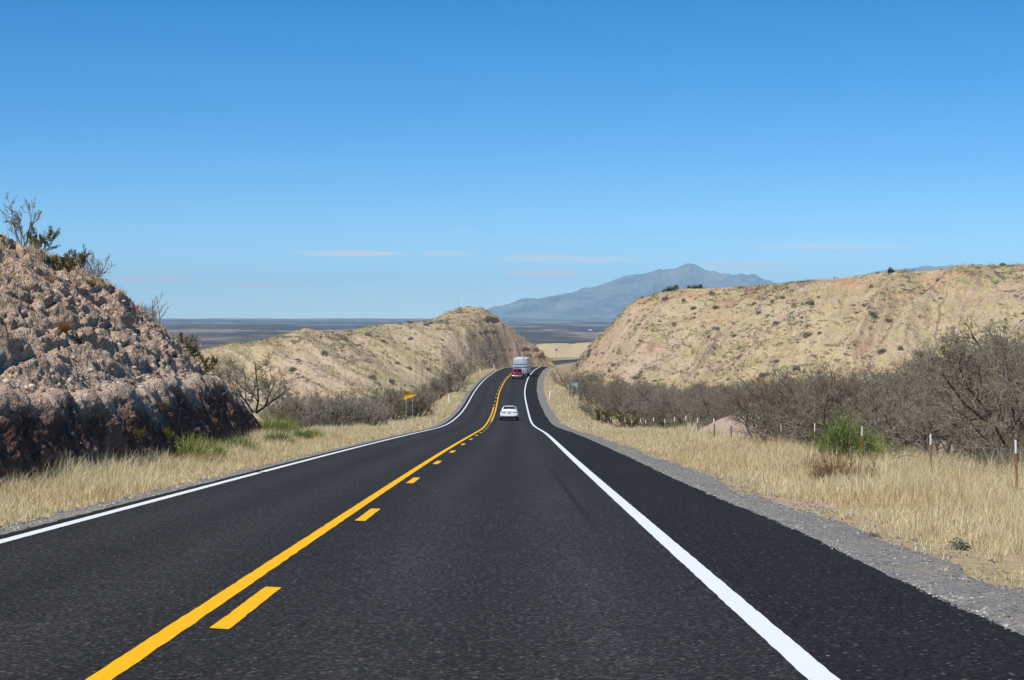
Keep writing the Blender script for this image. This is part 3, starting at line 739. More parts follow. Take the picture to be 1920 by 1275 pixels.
def verge(n, s0, s1, lo, hi, pw=1.6):
    s = s0 + (s1 - s0) * rng.uniform(0, 1, n)**pw; o = lo(s) + (hi(s) - lo(s)) * rng.uniform(0, 1, n)
    x, y, z, tx, ty = at_s(s); P = np.stack([x + o * ty, y - o * tx, z], -1); P[:, 2] = ground_z(P[:, 0], P[:, 1])
    return P, s, o
# right verge
mb = MB()
P, s, o = verge(19000, 11, 130, lambda s: 4.35 + 0 * s, lambda s: np.where(s < 78, 15.5, 13.2))
den = fbm(P[:, 0] * .45, P[:, 1] * .2, 51, 4); hgt = np.interp(o, [4.5, 5.6, 7, 9, 12, 15], [.10, .22, .44, .66, .70, .6]) * (1 + .6 * den) * rng.uniform(.75, 1.25, len(o))
k = (den > -.75) & (bare_at(P[:, 0], P[:, 1]) < .45 + .3 * den) & (rng.uniform(0, 1, len(o)) < np.interp(o + .9 * np.clip(den, -1, 1), [4.6, 5.0, 5.6], [.04, .5, 1])); P, s, hgt = P[k], s[k], hgt[k]
tufts(mb, P, hgt, 14, .05 + .16 * rng.uniform(0, 1, len(P)), np.interp(s, [10, 60, 130], [.007, .012, .024]), .75)
P, s, o = verge(7000, 120, 330, lambda s: 5.0 + 0 * s, lambda s: 13.5 + 0 * s, 1.0)
P_ok = bare_at(P[:, 0], P[:, 1]) < .4; P = P[P_ok]; o = o[P_ok]
tufts(mb, P, np.interp(o, [5, 7, 10], [.25, .45, .6]) * rng.uniform(.6, 1.3, len(P)), 8, .22, .045, .6)
tag(mb.build('dry_grass', M_DRY), 'tall straw-coloured grass along the right verge up to the fence', 'grass', kind='stuff')
# left verge
mb = MB()
foot_at = lambda s: np.where(s < 112, np.interp(s, CB_Y, CB_X) - .1, -15.5)
P, s, o = verge(13000, 14, 135, lambda s: -7.05 + 0 * s, foot_at, 1.35)
den = fbm(P[:, 0] * .5, P[:, 1] * .2, 61, 3); hgt = np.interp(-o, [7, 7.6, 8.6, 10, 13], [.14, .30, .5, .6, .55]) * (1 + .6 * den) * rng.uniform(.75, 1.25, len(o))
k = rng.uniform(0, 1, len(o)) < np.interp(-o, [6.9, 7.4, 8], [.35, .8, 1]); P, s, hgt = P[k], s[k], hgt[k]
tufts(mb, P, hgt, 14, .05 + .16 * rng.uniform(0, 1, len(P)), np.interp(s, [10, 60, 130], [.008, .013, .025]), .75)
P, s, o = verge(9000, 130, 420, lambda s: -7.3 + 0 * s, lambda s: np.interp(s, [130, 250, 420], [-16., -18., -12.]), 1.0)
tufts(mb, P, .45 * rng.uniform(.5, 1.3, len(P)), 8, .25, .05, .6)
tag(mb.build('dry_grass', M_DRY), 'straw-coloured grass along the left verge at the foot of the road cut', 'grass', kind='stuff')
# hills
def on_grid(G, n, mask):
    w = mask.ravel().astype(float); w /= w.sum()
    P = G.reshape(-1, 3)[rng.choice(len(w), n, p=w)]
    return P + np.stack([rng.normal(size=n) * .2, rng.normal(size=n) * .3, 0 * P[:, 0]], -1)
def area_w(G):
    a = np.abs(np.gradient(G[..., 0], axis=0) * np.gradient(G[..., 1], axis=1)); return a
for G, V, PXX, n, lab in ((HL, HLV, HLP, 9000, 'sparse dry grass tufts over the hill left of the bend'), (HR, HRV, HRP, 15000, 'sparse dry grass tufts over the long right-hand hill')):
    pat = sstep(-.5, .5, fbm(G[..., 0] * .06, G[..., 1] * .03, 71, 4) + .6 * fbm(G[..., 0] * .3, G[..., 1] * .3, 72, 3)) + .04
    P = on_grid(G, n, area_w(G)**.8 * (V < 1.05) * (PXX < 1990) * (PXX > 300) * pat)
    mb = MB(); tufts(mb, P, rng.uniform(.2, .55, n), 6, .3, .07, .7)
    tag(mb.build('dry_grass', M_DRYH), lab, 'grass', kind='stuff')

# ------------------------------------------------------------------ plants
def unit(v): return v / max(np.linalg.norm(v), 1e-9)
def grow(r, base, stems, H, spread, nch, lens, rad, wander=.28, gravity=0.0, up=.12, low=.15, rmin=.0035):
    """returns {'thick': segs, 'thin': segs}"""
    segs = []
    def br(p, d, L, R, lev):
        n = 4 if lev < 2 else (3 if lev < len(nch) else 2)
        pts = [p]; rs = [R]
        for i in range(n):
            d = unit(d + r.normal(size=3) * wander + np.array([0, 0, up - gravity * lev * .08]))
            p = p + d * L / n
            R2 = max(R * (1 - .62 * (i + 1) / n), rmin)
            segs.append((lev, pts[-1], p, rs[-1], R2)); pts.append(p); rs.append(R2)
        if lev < len(nch):
            for c in range(nch[lev]):
                t = r.uniform(low if lev == 0 else .2, 1.0); i = min(int(t * n), n - 1); f = t * n - i
                q = pts[i] * (1 - f) + pts[i + 1] * f
                dd = unit(pts[i + 1] - pts[i]); o = r.normal(size=3); o = unit(o - dd * o.dot(dd))
                ang = r.uniform(.45, 1.05)
                br(q, unit(dd * math.cos(ang) + o * math.sin(ang)), L * lens[lev] * r.uniform(.65, 1.25) * (1.15 - .5 * t), max(rs[i] * .62, rmin * 1.15), lev + 1)
    for k in range(stems):
        a = 2 * math.pi * (k + r.uniform(-.3, .3)) / stems; tilt = spread * r.uniform(.45, 1.15)
        d = np.array([math.cos(a) * math.sin(tilt), math.sin(a) * math.sin(tilt), math.cos(tilt)])
        br(np.array(base) + d * .05 + np.array([math.cos(a), math.sin(a), 0]) * .07 * r.uniform(.3, 1), d, H * r.uniform(.75, 1.1), rad * r.uniform(.7, 1.1), 0)
    return segs
def seg_mesh(segs, levs, name, mat, k):
    S = [s for s in segs if s[0] in levs]
    mb = MB(); tubes(mb, [s[1] for s in S], [s[2] for s in S], [s[3] for s in S], [s[4] for s in S], k)
    return mb.mesh(name, mat, False)
def norm_h(segs, h):
    top = np.percentile([s[2][2] for s in segs], 99.5); f = h / top
    return [(l, a * f, b * f, r0 * (.5 + .5 * f), r1 * (.5 + .5 * f)) for l, a, b, r0, r1 in segs]
def leaves_on(segs, lev, n, size, r, jit=.05):
    S = [s for s in segs if s[0] >= lev]
    pick = r.integers(0, len(S), n); t = r.uniform(0, 1, n)[:, None]
    A = np.array([S[i][1] for i in pick]); B = np.array([S[i][2] for i in pick])
    P = A + (B - A) * t + r.normal(size=(n, 3)) * jit
    return leaf_quads(P, size * r.uniform(.6, 1.4, n), r)
def leaf_quads(P, s, r):
    n = len(P); u = r.normal(size=(n, 3)); u /= np.linalg.norm(u, axis=1, keepdims=True); w = r.normal(size=(n, 3)); w = np.cross(u, w); w /= np.linalg.norm(w, axis=1, keepdims=True)
    V = np.stack([P - u * s[:, None], P + w * s[:, None] * .5, P + u * s[:, None], P - w * s[:, None] * .5], 1).reshape(-1, 3)
    return V, np.arange(n * 4).reshape(n, 4)
KINDS = {}
def kind(name, parts): KINDS[name] = parts; return parts
NMES = 7
for v in range(NMES):
    r = np.random.default_rng(100 + v)
    sg = norm_h(grow(r, (0, 0, 0), 3 + v % 3, 2.3, .85, (6, 6, 6, 5), (.62, .55, .55, .55), .06, .27, .25, .13, .15, .0042), 1.0 * 4.0)
    kind('mesquite%d' % v, [('trunk', seg_mesh(sg, (0, 1), 'trunk', M_BARK, 5)), ('crown', seg_mesh(sg, (2, 3, 4), 'crown', (M_TWIG, M_TWIG, M_TWIGG, M_TWIG, M_TWIG, M_TWIG, M_TWIGB)[v], 3))])
NBUS = 4
for v in range(NBUS):
    r = np.random.default_rng(200 + v)
    sg = norm_h(grow(r, (0, 0, 0), 10, 1.6, .85, (7, 6, 5), (.6, .55, .55), .03, .2, .0, .2, .05, .006), 2.2)
    kind('grey_bush%d' % v, [('stem', seg_mesh(sg, (0,), 'stem', M_BARK, 4)), ('twigs', seg_mesh(sg, (1, 2, 3), 'twigs', M_TWIGG, 3))])
    kind('dark_bush%d' % v, [('stem', KINDS['grey_bush%d' % v][0][1]), ('twigs', seg_mesh(sg, (1, 2, 3), 'twigs', M_TWIG, 3))])
for v in range(3):
    r = np.random.default_rng(300 + v)
    sg = norm_h(grow(r, (0, 0, 0), 9, 1.0, .75, (5, 4), (.55, .5), .014, .16, 0, .16), 1.0)
    V, Q = leaves_on(sg, 1, 2600, .026, r, .02); mb = MB(); mb.add(V, Q)
    kind('creosote%d' % v, [('stem', seg_mesh(sg, (0, 1, 2), 'stem', M_TWIGB, 3)), ('foliage', mb.mesh('foliage', M_CREO))])
r = np.random.default_rng(333)
sg = norm_h(grow(r, (0, 0, 0), 5, 1.3, .5, (5, 5, 3), (.5, .5, .5), .02, .16, 0, .2, .25, .0055), 1.0)
kind('sparse', [('stem', seg_mesh(sg, (0,), 'stem', M_TWIG, 4)), ('twigs', seg_mesh(sg, (1, 2, 3), 'twigs', M_TWIGG, 3))])
r = np.random.default_rng(334)
sg = norm_h(grow(r, (0, 0, 0), 2, 1.5, .3, (5, 3), (.4, .45), .022, .14, 0, .2, .35), 1.0)
kind('stalk', [(None, seg_mesh(sg, (0, 1, 2), 'stalk', M_TWIGB, 4))])
for v in range(2):
    r = np.random.default_rng(340 + v)
    sg = norm_h(grow(r, (0, 0, 0), 8, 1.0, .85, (6, 5), (.6, .55), .016, .2, 0, .18, .05, .007), 1.0)
    kind('small_grey%d' % v, [('stem', seg_mesh(sg, (0,), 'stem', M_TWIG, 4)), ('twigs', seg_mesh(sg, (1, 2), 'twigs', M_TWIGG, 3))])
def broom(seed, mat, n=1500, sp=.42):
    r = np.random.default_rng(seed); mb = MB(); a = r.uniform(0, 6.28, n); q = np.sqrt(r.uniform(0, 1, n))
    P = np.stack([q * .16 * np.cos(a), q * .16 * np.sin(a), 0 * a], -1)
    tilt = q * .85 * (1 + .15 * np.sin(a * 3 + seed)); L = r.uniform(.45, 1.0, n) * (1 - .22 * q) * (1 + .12 * np.sin(a * 5))
    d = np.stack([np.sin(tilt) * np.cos(a), np.sin(tilt) * np.sin(a), np.cos(tilt)], -1) + r.normal(size=(n, 3)) * .1
    tip = P + d * L[:, None]; m = P + d * L[:, None] * .55 + r.normal(size=(n, 3)) * .015
    w = r.normal(size=(n, 3)); w = np.cross(d, w); w /= np.linalg.norm(w, axis=1, keepdims=True); w *= .009
    V = np.stack([P - w * .5, P + w * .5, m + w, m - w, tip], 1).reshape(-1, 3); b = np.arange(n) * 5
    mb.add(V, np.stack([b, b + 1, b + 2, b + 3], -1), np.stack([b + 3, b + 2, b + 4], -1))
    Pl = (P + d * (L * r.uniform(.45, 1.02, n))[:, None]); V, Q = leaf_quads(np.repeat(Pl, 2, 0) + r.normal(size=(2 * n, 3)) * .03, .022 * r.uniform(.6, 1.4, 2 * n), r)
    mb.add(V, Q)
    return mb.mesh('foliage', mat)
for v in range(3):
    kind('green_broom%d' % v, [(None, broom(400 + v, M_GREEN))]); kind('lime_broom%d' % v, [(None, broom(420 + v, M_LIME))])
kind('rust_weed0', [(None, broom(440, M_RUST, 500))]); kind('rust_weed1', [(None, broom(441, M_RUST, 350))])
def scrub(seed, mat, n=420):
    r = np.random.default_rng(seed); P = r.normal(size=(n, 3)); P /= np.linalg.norm(P, axis=1, keepdims=True)
    P *= (r.uniform(.25, 1, n)**.6)[:, None] * np.array([.62, .62, .5]) * (1 + .25 * np.sin(P[:, 0:1] * 5 + seed)); P[:, 2] = np.abs(P[:, 2]) * 1.5 + .03
    V, Q = leaf_quads(P, .10 * r.uniform(.5, 1.4, n), r); mb = MB(); mb.add(V, Q)
    return mb.mesh('foliage', mat)
for v in range(3): kind('sage%d' % v, [(None, scrub(500 + v, M_SAGE))]); kind('olive%d' % v, [(None, scrub(510 + v, M_OLIVE))])

PLANTN = [0]
def plant(kd, name, loc, sc, label, cat, group=None, rz=None, wide=1.0):
    parts = KINDS[kd]
    if rz is None: rz = random.uniform(0, 6.28)
    if len(parts) == 1 and parts[0][0] is None:
        o = bpy.data.objects.new(name, parts[0][1]); link(o)
    else:
        o = bpy.data.objects.new(name, None); o.empty_display_size = .2; link(o)
        for pn, me in parts: link(bpy.data.objects.new(pn, me), o)
    o.location = tuple(loc); o.rotation_euler = (random.uniform(-.06, .06), random.uniform(-.06, .06), rz); o.scale = (sc * wide, sc * wide, sc)
    return tag(o, label, cat, group)
def at_ground(x, y, dz=-.03): return (x, y, float(ground_z(np.array([x]), np.array([y]))[0]) + dz)
def hill_pt(G, V, PXX, px, v):
    i = int(np.argmin(np.abs(PXX[:, 0] - px))); j = int(np.argmin(np.abs(V[0] - v))); return G[i, j]

mkk = (np.exp(-((LEV - .97) / .07)**2) + .18 * slope * sstep(.1, .6, fbm(X0 * .25, Y0 * .25, Z0 * .25, 3))) * (CUTP[..., 1] > 30); mkk = mkk.ravel() / mkk.sum()
P = CUTP.reshape(-1, 3)[rng.choice(len(mkk), 1500, p=mkk)]
mb = MB(); tufts(mb, P, rng.uniform(.12, .42, len(P)), 9, .12, .016, .7)
tag(mb.build('dry_grass', M_DRYH), 'thin dry grass tufts along the crest and slope of the left road cut', 'grass', kind='stuff')
# --- on the left road cut
p = cut_at(1.0, 59.0); plant('sparse', 'bare_shrub', p + np.array([.1, 0, -.1]), 1.9, 'leafless wispy shrub highest on the crest of the left road cut', 'shrub', wide=.8)
for lv, y, sc, lab in ((1.0, 61.5, 1.15, 'olive creosote bush on the crest of the left cut below the wispy shrub'), (.99, 66, .95, 'small olive creosote bush lowest on the crest of the left cut'),
                       (.90, 60, .8, 'yellowish creosote bush just under the ochre rim of the left cut'), (.72, 84, 1.45, 'yellow-green creosote bush low on the far slope of the left cut'), (.62, 88, 1.3, 'olive creosote bush just above the dark wall of the left cut')):
    p = cut_at(lv, y); plant('creosote%d' % random.randrange(3), 'creosote_bush', p + np.array([0, 0, -.08]), sc, lab, 'shrub')
for lv, y, sc, lab in ((1.0, 70.5, .62, 'grey leafless shrub on the crest of the left cut halfway down the skyline'), (.93, 79, .35, 'small grey leafless shrub on the falling skyline of the left cut'), (.78, 86.5, .65, 'grey twiggy shrub among creosote on the far slope of the left cut'), (.85, 96, .42, 'grey twiggy bush on the low end of the left cut'), (.88, 57, .3, 'tiny grey shrub on the upper face of the left cut')):
    p = cut_at(lv, y); plant('small_grey%d' % random.randrange(2), 'bare_shrub', p + np.array([0, 0, -.08]), sc * 2.3, lab, 'shrub')
p = cut_at(.97, 84); plant('stalk', 'dead_stalk', p + np.array([0, 0, -.05]), 2.3, 'tall thin dead stalk standing against the plain on the left cut', 'dead plant')
for lv, y, sc, kd in ((.62, 47.5, .42, 'rust_weed0'), (.60, 48.5, .4, 'olive0'), (.80, 53, .38, 'rust_weed1'), (.30, 51, .4, 'creosote1'), (.16, 49.5, .45, 'creosote0'), (.18, 46, .4, 'creosote2'), (.86, 62, .4, 'rust_weed0')):
    p = cut_at(lv, y); plant(kd, 'dry_weed', p + np.array([.05, 0, -.05]), sc, 'small dry weed tuft rooted in the face of the left road cut', 'weed', 'weeds on the road cut')
p = cut_at(.9, 107); plant('mesquite1', 'mesquite_tree', (p[0] + .5, 108.0, p[2] - .25), .92, 'dark-trunked bare mesquite on the far end of the left road cut', 'tree', rz=2.2)
# --- green and dry shrubs on the left verge
for px, Y, sc, kd, lab in ((322, 51, .72, 'lime_broom0', 'pale lime-green broom against the dark wall of the left cut'), (366, 55, .62, 'lime_broom1', 'yellow-green broom between the lime one and the dark green one'),
                           (425, 59.5, .62, 'green_broom0', 'rich green round broom in the left grass nearest the road cut'), (404, 59, .5, 'green_broom2', 'small green broom close behind the rich green round one'),
                           (503, 70, .62, 'green_broom1', 'rounded green broom standing alone in the left grass'), (563, 84, .62, 'green_broom2', 'small dark green broom on the left verge before the grey bushes'),
                           (586, 88, .6, 'lime_broom2', 'faded green broom rightmost on the left verge'), (505, 104, .95, 'lime_broom1', 'lime broom at the end of the road cut beside the grey bushes'), (535, 104, .9, 'lime_broom2', 'olive-lime broom under the grey bushes past the road cut')):
    x = (px - 960) / F * Y + (.35 if Y < 75 else 0); plant(kd, 'green_shrub', at_ground(x, Y), sc * 1.6, lab, 'shrub')
# --- grey bare bushes past the end of the cut
for px, Y, sc, kd, lab in ((535, 126, 1.2, 'dark_bush0', 'brown-grey bare bush right behind the end of the left cut'), (572, 136, 1.15, 'grey_bush1', 'pale grey bare bush second past the end of the left cut'), (612, 140, 1.25, 'grey_bush2', 'pale grey bare bush third past the end of the left cut'),
                           (650, 142, 1.35, 'grey_bush3', 'broad pale grey bare bush midway between cut and yellow sign'), (688, 150, 1.15, 'grey_bush0', 'grey bare bush left of the dark one by the yellow sign'), (600, 160, 1.2, 'grey_bush1', 'grey bare bush in the back row left of the yellow sign'),
                           (718, 203, 1.5, 'dark_bush1', 'dark bare bush just left of the yellow pennant sign'), (752, 206, 1.6, 'dark_bush2', 'dark bare bush directly behind the yellow pennant sign posts'), (785, 205, 1.3, 'dark_bush3', 'brown bare bush just right of the yellow pennant sign'),
                           (640, 170, 1.2, 'grey_bush2', 'low grey bare bush behind the broad pale one'), (800, 262, 1.2, 'grey_bush0', 'grey-brown low bush on the left verge beyond the yellow sign'), (818, 275, 1.5, 'dark_bush0', 'dark rounded bush below the fan-shaped one on the left slope'),
                           (845, 285, 1.5, 'dark_bush2', 'brown rounded bush nearest the white delineators on the left'), (830, 290, 1.3, 'dark_bush3', 'brown low bush between the rounded ones on the left slope'),
                           (668, 162, 1.2, 'grey_bush1', 'grey bare bush in the back row behind the broad pale one'), (700, 172, 1.1, 'grey_bush3', 'small grey bare bush between the pale row and the dark bush by the sign'), (560, 150, 1.3, 'grey_bush2', 'grey bare bush in the back row just past the road cut'),
                           (735, 214, 1.5, 'dark_bush0', 'dark bare bush in the back row left of the sign posts'), (772, 222, 1.4, 'dark_bush1', 'dark bare bush in the back row right of the sign posts'), (630, 152, 1.1, 'dark_bush3', 'brownish bare bush amid the pale grey row')):
    x = (px - 960) / F * Y; plant(kd, 'bare_bush', at_ground(x, Y), sc * 1.12, lab, 'bush', 'bare bushes left of the road', wide=1.25)
p = pix(868, 688, 335); plant('mesquite3', 'bare_bush', at_ground(p[0], 335, -.2), 1.22, 'large fan-shaped bare bush alone on the hill foot left of the road', 'bush', wide=1.25)

# --- mesquite thicket on the right
named = [  # px, depth, scale, kind, label
    (1905, 58, 1.15, 0, 'tallest bare mesquite at the right edge arching over the fence'), (1835, 60, 1.0, 2, 'bare mesquite second from the right edge behind the last white-topped post'),
    (1760, 63, .80, 4, 'bare mesquite with leaning limbs directly behind the last visible fence posts'), (1975, 52, 1.15, 5, 'bare mesquite cut off by the right edge of the view'),
    (1690, 68, .80, 1, 'low spreading bare mesquite just right of the green broom'), (1570, 72, .92, 3, 'dark bare mesquite right behind the green broom'),
    (1500, 76, .98, 6, 'bare mesquite with two dark leaning stems left of the green broom'), (1440, 84, .85, 0, 'bare mesquite beside the pink dirt mound, left of the leaning stems'),
    (1345, 150, 1.05, 2, 'dark bare mesquite rising above the thicket behind the pink mound'), (1312, 155, .95, 5, 'dark bare mesquite left of the one above the pink mound'),
    (1085, 292, 1.15, 4, 'bare mesquite beside the inner bend of the road, first of the thicket'), (1068, 318, 1.05, 1, 'farthest bare mesquite, half hiding the road bend')]
for px, Y, sc, v, lab in named:
    x = (px - 960) / F * Y; plant('mesquite%d' % v, 'mesquite_tree', at_ground(x, Y, -.1), sc, lab, 'tree', 'bare mesquites of the right thicket', wide=1.12)
rt = np.random.default_rng(77)
toplim = ([1050, 1100, 1150, 1200, 1260, 1330, 1400, 1450, 1500, 1560, 1620, 1690, 1740, 1800, 1860, 1920, 2050], [678, 680, 692, 702, 712, 706, 712, 700, 694, 690, 688, 686, 662, 640, 612, 588, 570])
def thicket(px, Y, lab, grp):
    x = (px - 960) / F * Y
    lat, _ = road_near(np.array([x]), np.array([Y]))
    if lat[0] < 12.2 - (Y > 200) * 2.2: return
    if abs(px - 1345) < 72 and Y < 136 and Y > 80: return
    g = at_ground(x, Y, -.1); zt = EYE - (np.interp(px, *toplim) + rt.uniform(0, 26) - 590) / F * Y
    h = min(zt - g[2], 5.4)
    if h < 1.3: return
    plant('mesquite%d' % rt.integers(NMES), 'mesquite_tree', g, h / 4.0, lab, 'tree', grp, rz=rt.uniform(0, 6.28), wide=rt.uniform(1.0, 1.3) * min(1.35, (4.0 / h)**.5))
for Y0, Y1, a, b, n in ((74, 92, 1480, 1960, 13), (95, 125, 1395, 1960, 17), (130, 160, 1180, 1900, 28), (165, 200, 1120, 1700, 27), (205, 250, 1095, 1600, 27), (255, 310, 1070, 1500, 26)):
    for k in range(n):
        thicket(a + (b - a) * (k + rt.uniform(0, 1)) / n, rt.uniform(Y0, Y1), 'bare grey-brown mesquite inside the dense thicket behind the right roadside fence', 'bare mesquites deep in the right thicket')
for k in range(26):
    Y = 37 + 118 * (k / 26.)**1.25 + rt.uniform(-1.5, 1.5); x = 12.4 + rt.uniform(-.5, 1.6) + (.8 if Y < 60 else 0)
    if 90 < Y < 130 or 56 < Y < 62: continue
    plant('dark_bush%d' % rt.integers(NBUS), 'bare_bush', at_ground(x, Y, -.06), rt.uniform(.55, .95), 'low bare bush in the understorey at the front of the right thicket', 'bush', 'low bushes at the front of the right thicket', wide=rt.uniform(1.1, 1.5))
for px, Y, sc, kd in ((1480, 100, 2.2, 'creosote0'), (1660, 84, 2.0, 'creosote1'), (1780, 90, 2.6, 'creosote2'), (1180, 172, 2.2, 'creosote0'), (1255, 148, 2.0, 'creosote1'), (1290, 138, 1.8, 'creosote2'), (1860, 76, 2.3, 'creosote0'), (1130, 205, 2.2, 'creosote1'), (1560, 120, 2.6, 'creosote2'), (1420, 180, 2.6, 'creosote0')):
    x = (px - 960) / F * Y; plant(kd, 'creosote_bush', at_ground(x, Y), sc, 'olive-green creosote bush growing among the bare mesquites of the right thicket', 'shrub', 'creosote bushes in the right thicket', wide=1.1)
x = (1588 - 960) / F * 58.5; plant('green_broom1', 'green_shrub', at_ground(x, 58.5), 2.15, 'bushy bright green broom behind the right fence', 'shrub', wide=.72)
x = (1628 - 960) / F * 60; plant('lime_broom2', 'green_shrub', at_ground(x, 60), 1.4, 'thin yellowish broom touching the bushy green one behind the right fence', 'shrub')
x = (1090 - 960) / F * 262; plant('lime_broom0', 'green_shrub', at_ground(x, 252), 1.5, 'yellow-green clump in the thicket by the far end of the fence', 'shrub')
p = pix(1110, 678, 385); plant('lime_broom1', 'green_shrub', at_ground(p[0], 385), 2.2, 'yellow-green shrub at the left foot of the right-hand hill', 'shrub')
for px, Y, sc, lab in ((1560, 44, .95, 'rusty dead weed clump in the right grass in front of the fence'), (1515, 50, .7, 'smaller rusty dead weed left of the rusty clump'), (1605, 43, .8, 'rusty dead weed right of the rusty clump, before the fence')):
    x = (px - 960) / F * Y; plant('rust_weed0', 'dead_weed', at_ground(x, Y), sc, lab, 'weed')
    plant('stalk', 'dead_stalk', at_ground(x + .35, Y + .3), sc * 1.1, 'twiggy dead stalk beside the ' + lab.split(' in ')[0].split(' left')[0].split(' right')[0] + {1560: '', 1515: ' on its left', 1605: ' on its right'}[px], 'dead plant', wide=1.3)
for px, Y, sc, lab in ((1800, 23, .3, 'little grey-green weed in the short grass by the right gravel'), (1640, 24.5, .16, 'tiny grey-green weed on the edge of the right gravel')):
    x = (px - 960) / F * Y; plant('sage1', 'weed', at_ground(x, Y), sc * .75, lab, 'weed')
# --- shrubs on the hills
for px, v, sc, kd in ((1246, 1.0, 1.0, 'olive0'), (1256, 1.0, 1.4, 'olive1'), (1266, 1.0, 1.5, 'olive2'), (1292, 1.0, .9, 'olive0'), (1303, 1.0, 1.1, 'olive1'), (1312, 1.0, 1.2, 'olive2'), (1205, 1.0, .8, 'olive1'), (1670, 1.0, 1.3, 'olive0')):
    plant(kd, 'dark_shrub', hill_pt(HR, HRV, HRP, px, v) + np.array([0, 0, -.1]), sc, 'dark evergreen shrub on the skyline of the right-hand hill', 'shrub', 'dark shrubs on the right skyline', wide=1.2)
for px, v, sc, lab in ((1228, .97, 3.2, 'thin dead stalk on the left crest of the right-hand hill'), (1222, .6, 4.0, 'tall dead stalk on the bare pink face of the right-hand hill'), (1231, .3, 3.4, 'lowest dead stalk on the foot of the right-hand hill')):
    plant('stalk', 'dead_stalk', hill_pt(HR, HRV, HRP, px, v), sc, lab, 'dead plant', wide=.35)
for px, v, sc, lab in ((860, 1.0, 2.2, 'thin stalk on the summit of the left hill'), (500 + 218, .45, 3.4, 'tall thin stalk halfway up the left hill'), (705, .3, 2.6, 'thin stalk low on the left hill')):
    plant('stalk', 'dead_stalk', hill_pt(HL, HLV, HLP, px, v), sc, lab, 'dead plant', wide=.35)
def scatter(G, V, PXX, n, kinds, s0, s1, label, group, vmax=1.0):
    w = area_w(G)**.7 * (V < vmax) * (V > .05) * (PXX > 380) * (PXX < 1935) * sstep(-.6, .6, fbm(G[..., 0] * .05, G[..., 1] * .05, 81, 3)); w = w.ravel() / w.sum()
    for i in rng.choice(len(w), n, p=w):
        plant(kinds[rng.integers(len(kinds))], 'hill_shrub', G.reshape(-1, 3)[i] + np.array([0, 0, -.06]), s0 + (s1 - s0) * rng.uniform()**2.2, label, 'shrub', group, wide=rng.uniform(.9, 1.4))
def scrub_mass(G, V, PXX, n, label):
    w = area_w(G)**.7 * (V < 1.02) * (PXX > 330) * (PXX < 1960) * sstep(-.5, .6, fbm(G[..., 0] * .08, G[..., 1] * .04, 91, 4)); w = w.ravel() / w.sum()
    C = G.reshape(-1, 3)[rng.choice(len(w), n, p=w)]; k = 26; R = np.repeat(.14 + .5 * rng.uniform(0, 1, n)**2, k)
    P = np.repeat(C, k, 0) + rng.normal(size=(n * k, 3)) * (R * .55)[:, None] * np.array([1.2, 1.2, .5]) + np.array([0, 0, .1])
    Vq, Q = leaf_quads(P, R * .32 * rng.uniform(.6, 1.4, n * k), rng); mb = MB(); mb.add(Vq, Q)
    tag(mb.build('hill_scrub', M_SAGE), label, 'scrub', kind='stuff')
scrub_mass(HL, HLV, HLP, 1300, 'fine grey scrub speckling the straw hill left of the road'); scrub_mass(HR, HRV, HRP, 3400, 'fine grey scrub speckling the long right-hand hill')
scatter(HL, HLV, HLP, 95, ('sage0', 'sage1', 'sage2'), .3, .95, 'small grey-brown scrub dot on the straw hill left of the road', 'scrub dots on the left hill')
scatter(HR, HRV, HRP, 150, ('sage0', 'sage1', 'sage2'), .35, 1.2, 'small grey-green scrub dot on the long right-hand hill', 'scrub dots on the right hill')

# ------------------------------------------------------------------ barbed wire fence on the right
fence = empty('barbed_wire_fence', at_ground(10.4, 55))
tag(fence, 'barbed wire fence on rusty posts with white tops along the right verge', 'fence')
def flat_x(y): return float(np.interp(y, [0, 160, 210, 260, 320], [10.45, 10.4, 9.5, 8.7, 8.5]) + np.interp(y, KY, KX))
PY = [30, 38.3, 47, 55.4, 65.2, 73, 81, 90, 98, 105, 115, 122, 129.5, 138, 147, 155, 163, 171, 180, 190, 200, 210, 220, 231, 245, 260, 273, 286, 300]
ipos = np.array(fence.location)
posts = []
for k, y in enumerate(PY):
    x = flat_x(y) + random.uniform(-.12, .12); g = np.array(at_ground(x, y, 0)); h = random.uniform(1.28, 1.42); lean = np.array([random.uniform(-.05, .05), random.uniform(-.05, .05), 1]) * h
    b = g - ipos; posts.append((b, lean)); rr = .021 if y < 90 else .032
    mb = MB(); tubes(mb, [b - np.array([0, 0, .2])], [b + lean * .80], [rr], [rr], 6)
    tubes(mb, [b + np.array([rr * .8, 0, -.1])], [b + lean * .80 + np.array([rr * .8, 0, 0])], [rr * .5], [rr * .5], 4)
    po = mb.build('post', M_RUSTP, fence, False)
    mb = MB(); rt_ = rr * 1.18; tubes(mb, [b + lean * .80, b + lean], [b + lean, b + lean * 1.0 + np.array([0, 0, .01])], [rt_, rt_], [rt_, .004], 6)
    mb.build('tip', M_TIP, po, False)
for f in (.28, .48, .68, .86):
    mb = MB(); A = [b + l * f for b, l in posts]; P0 = []; P1 = []
    for a, c in zip(A[:-1], A[1:]):
        m = (a + c) / 2 - np.array([0, 0, .05]); P0 += [a, m]; P1 += [m, c]
    tubes(mb, P0, P1, [.004] * len(P0), [.004] * len(P0), 4); mb.build('wire', M_STEEL, fence)

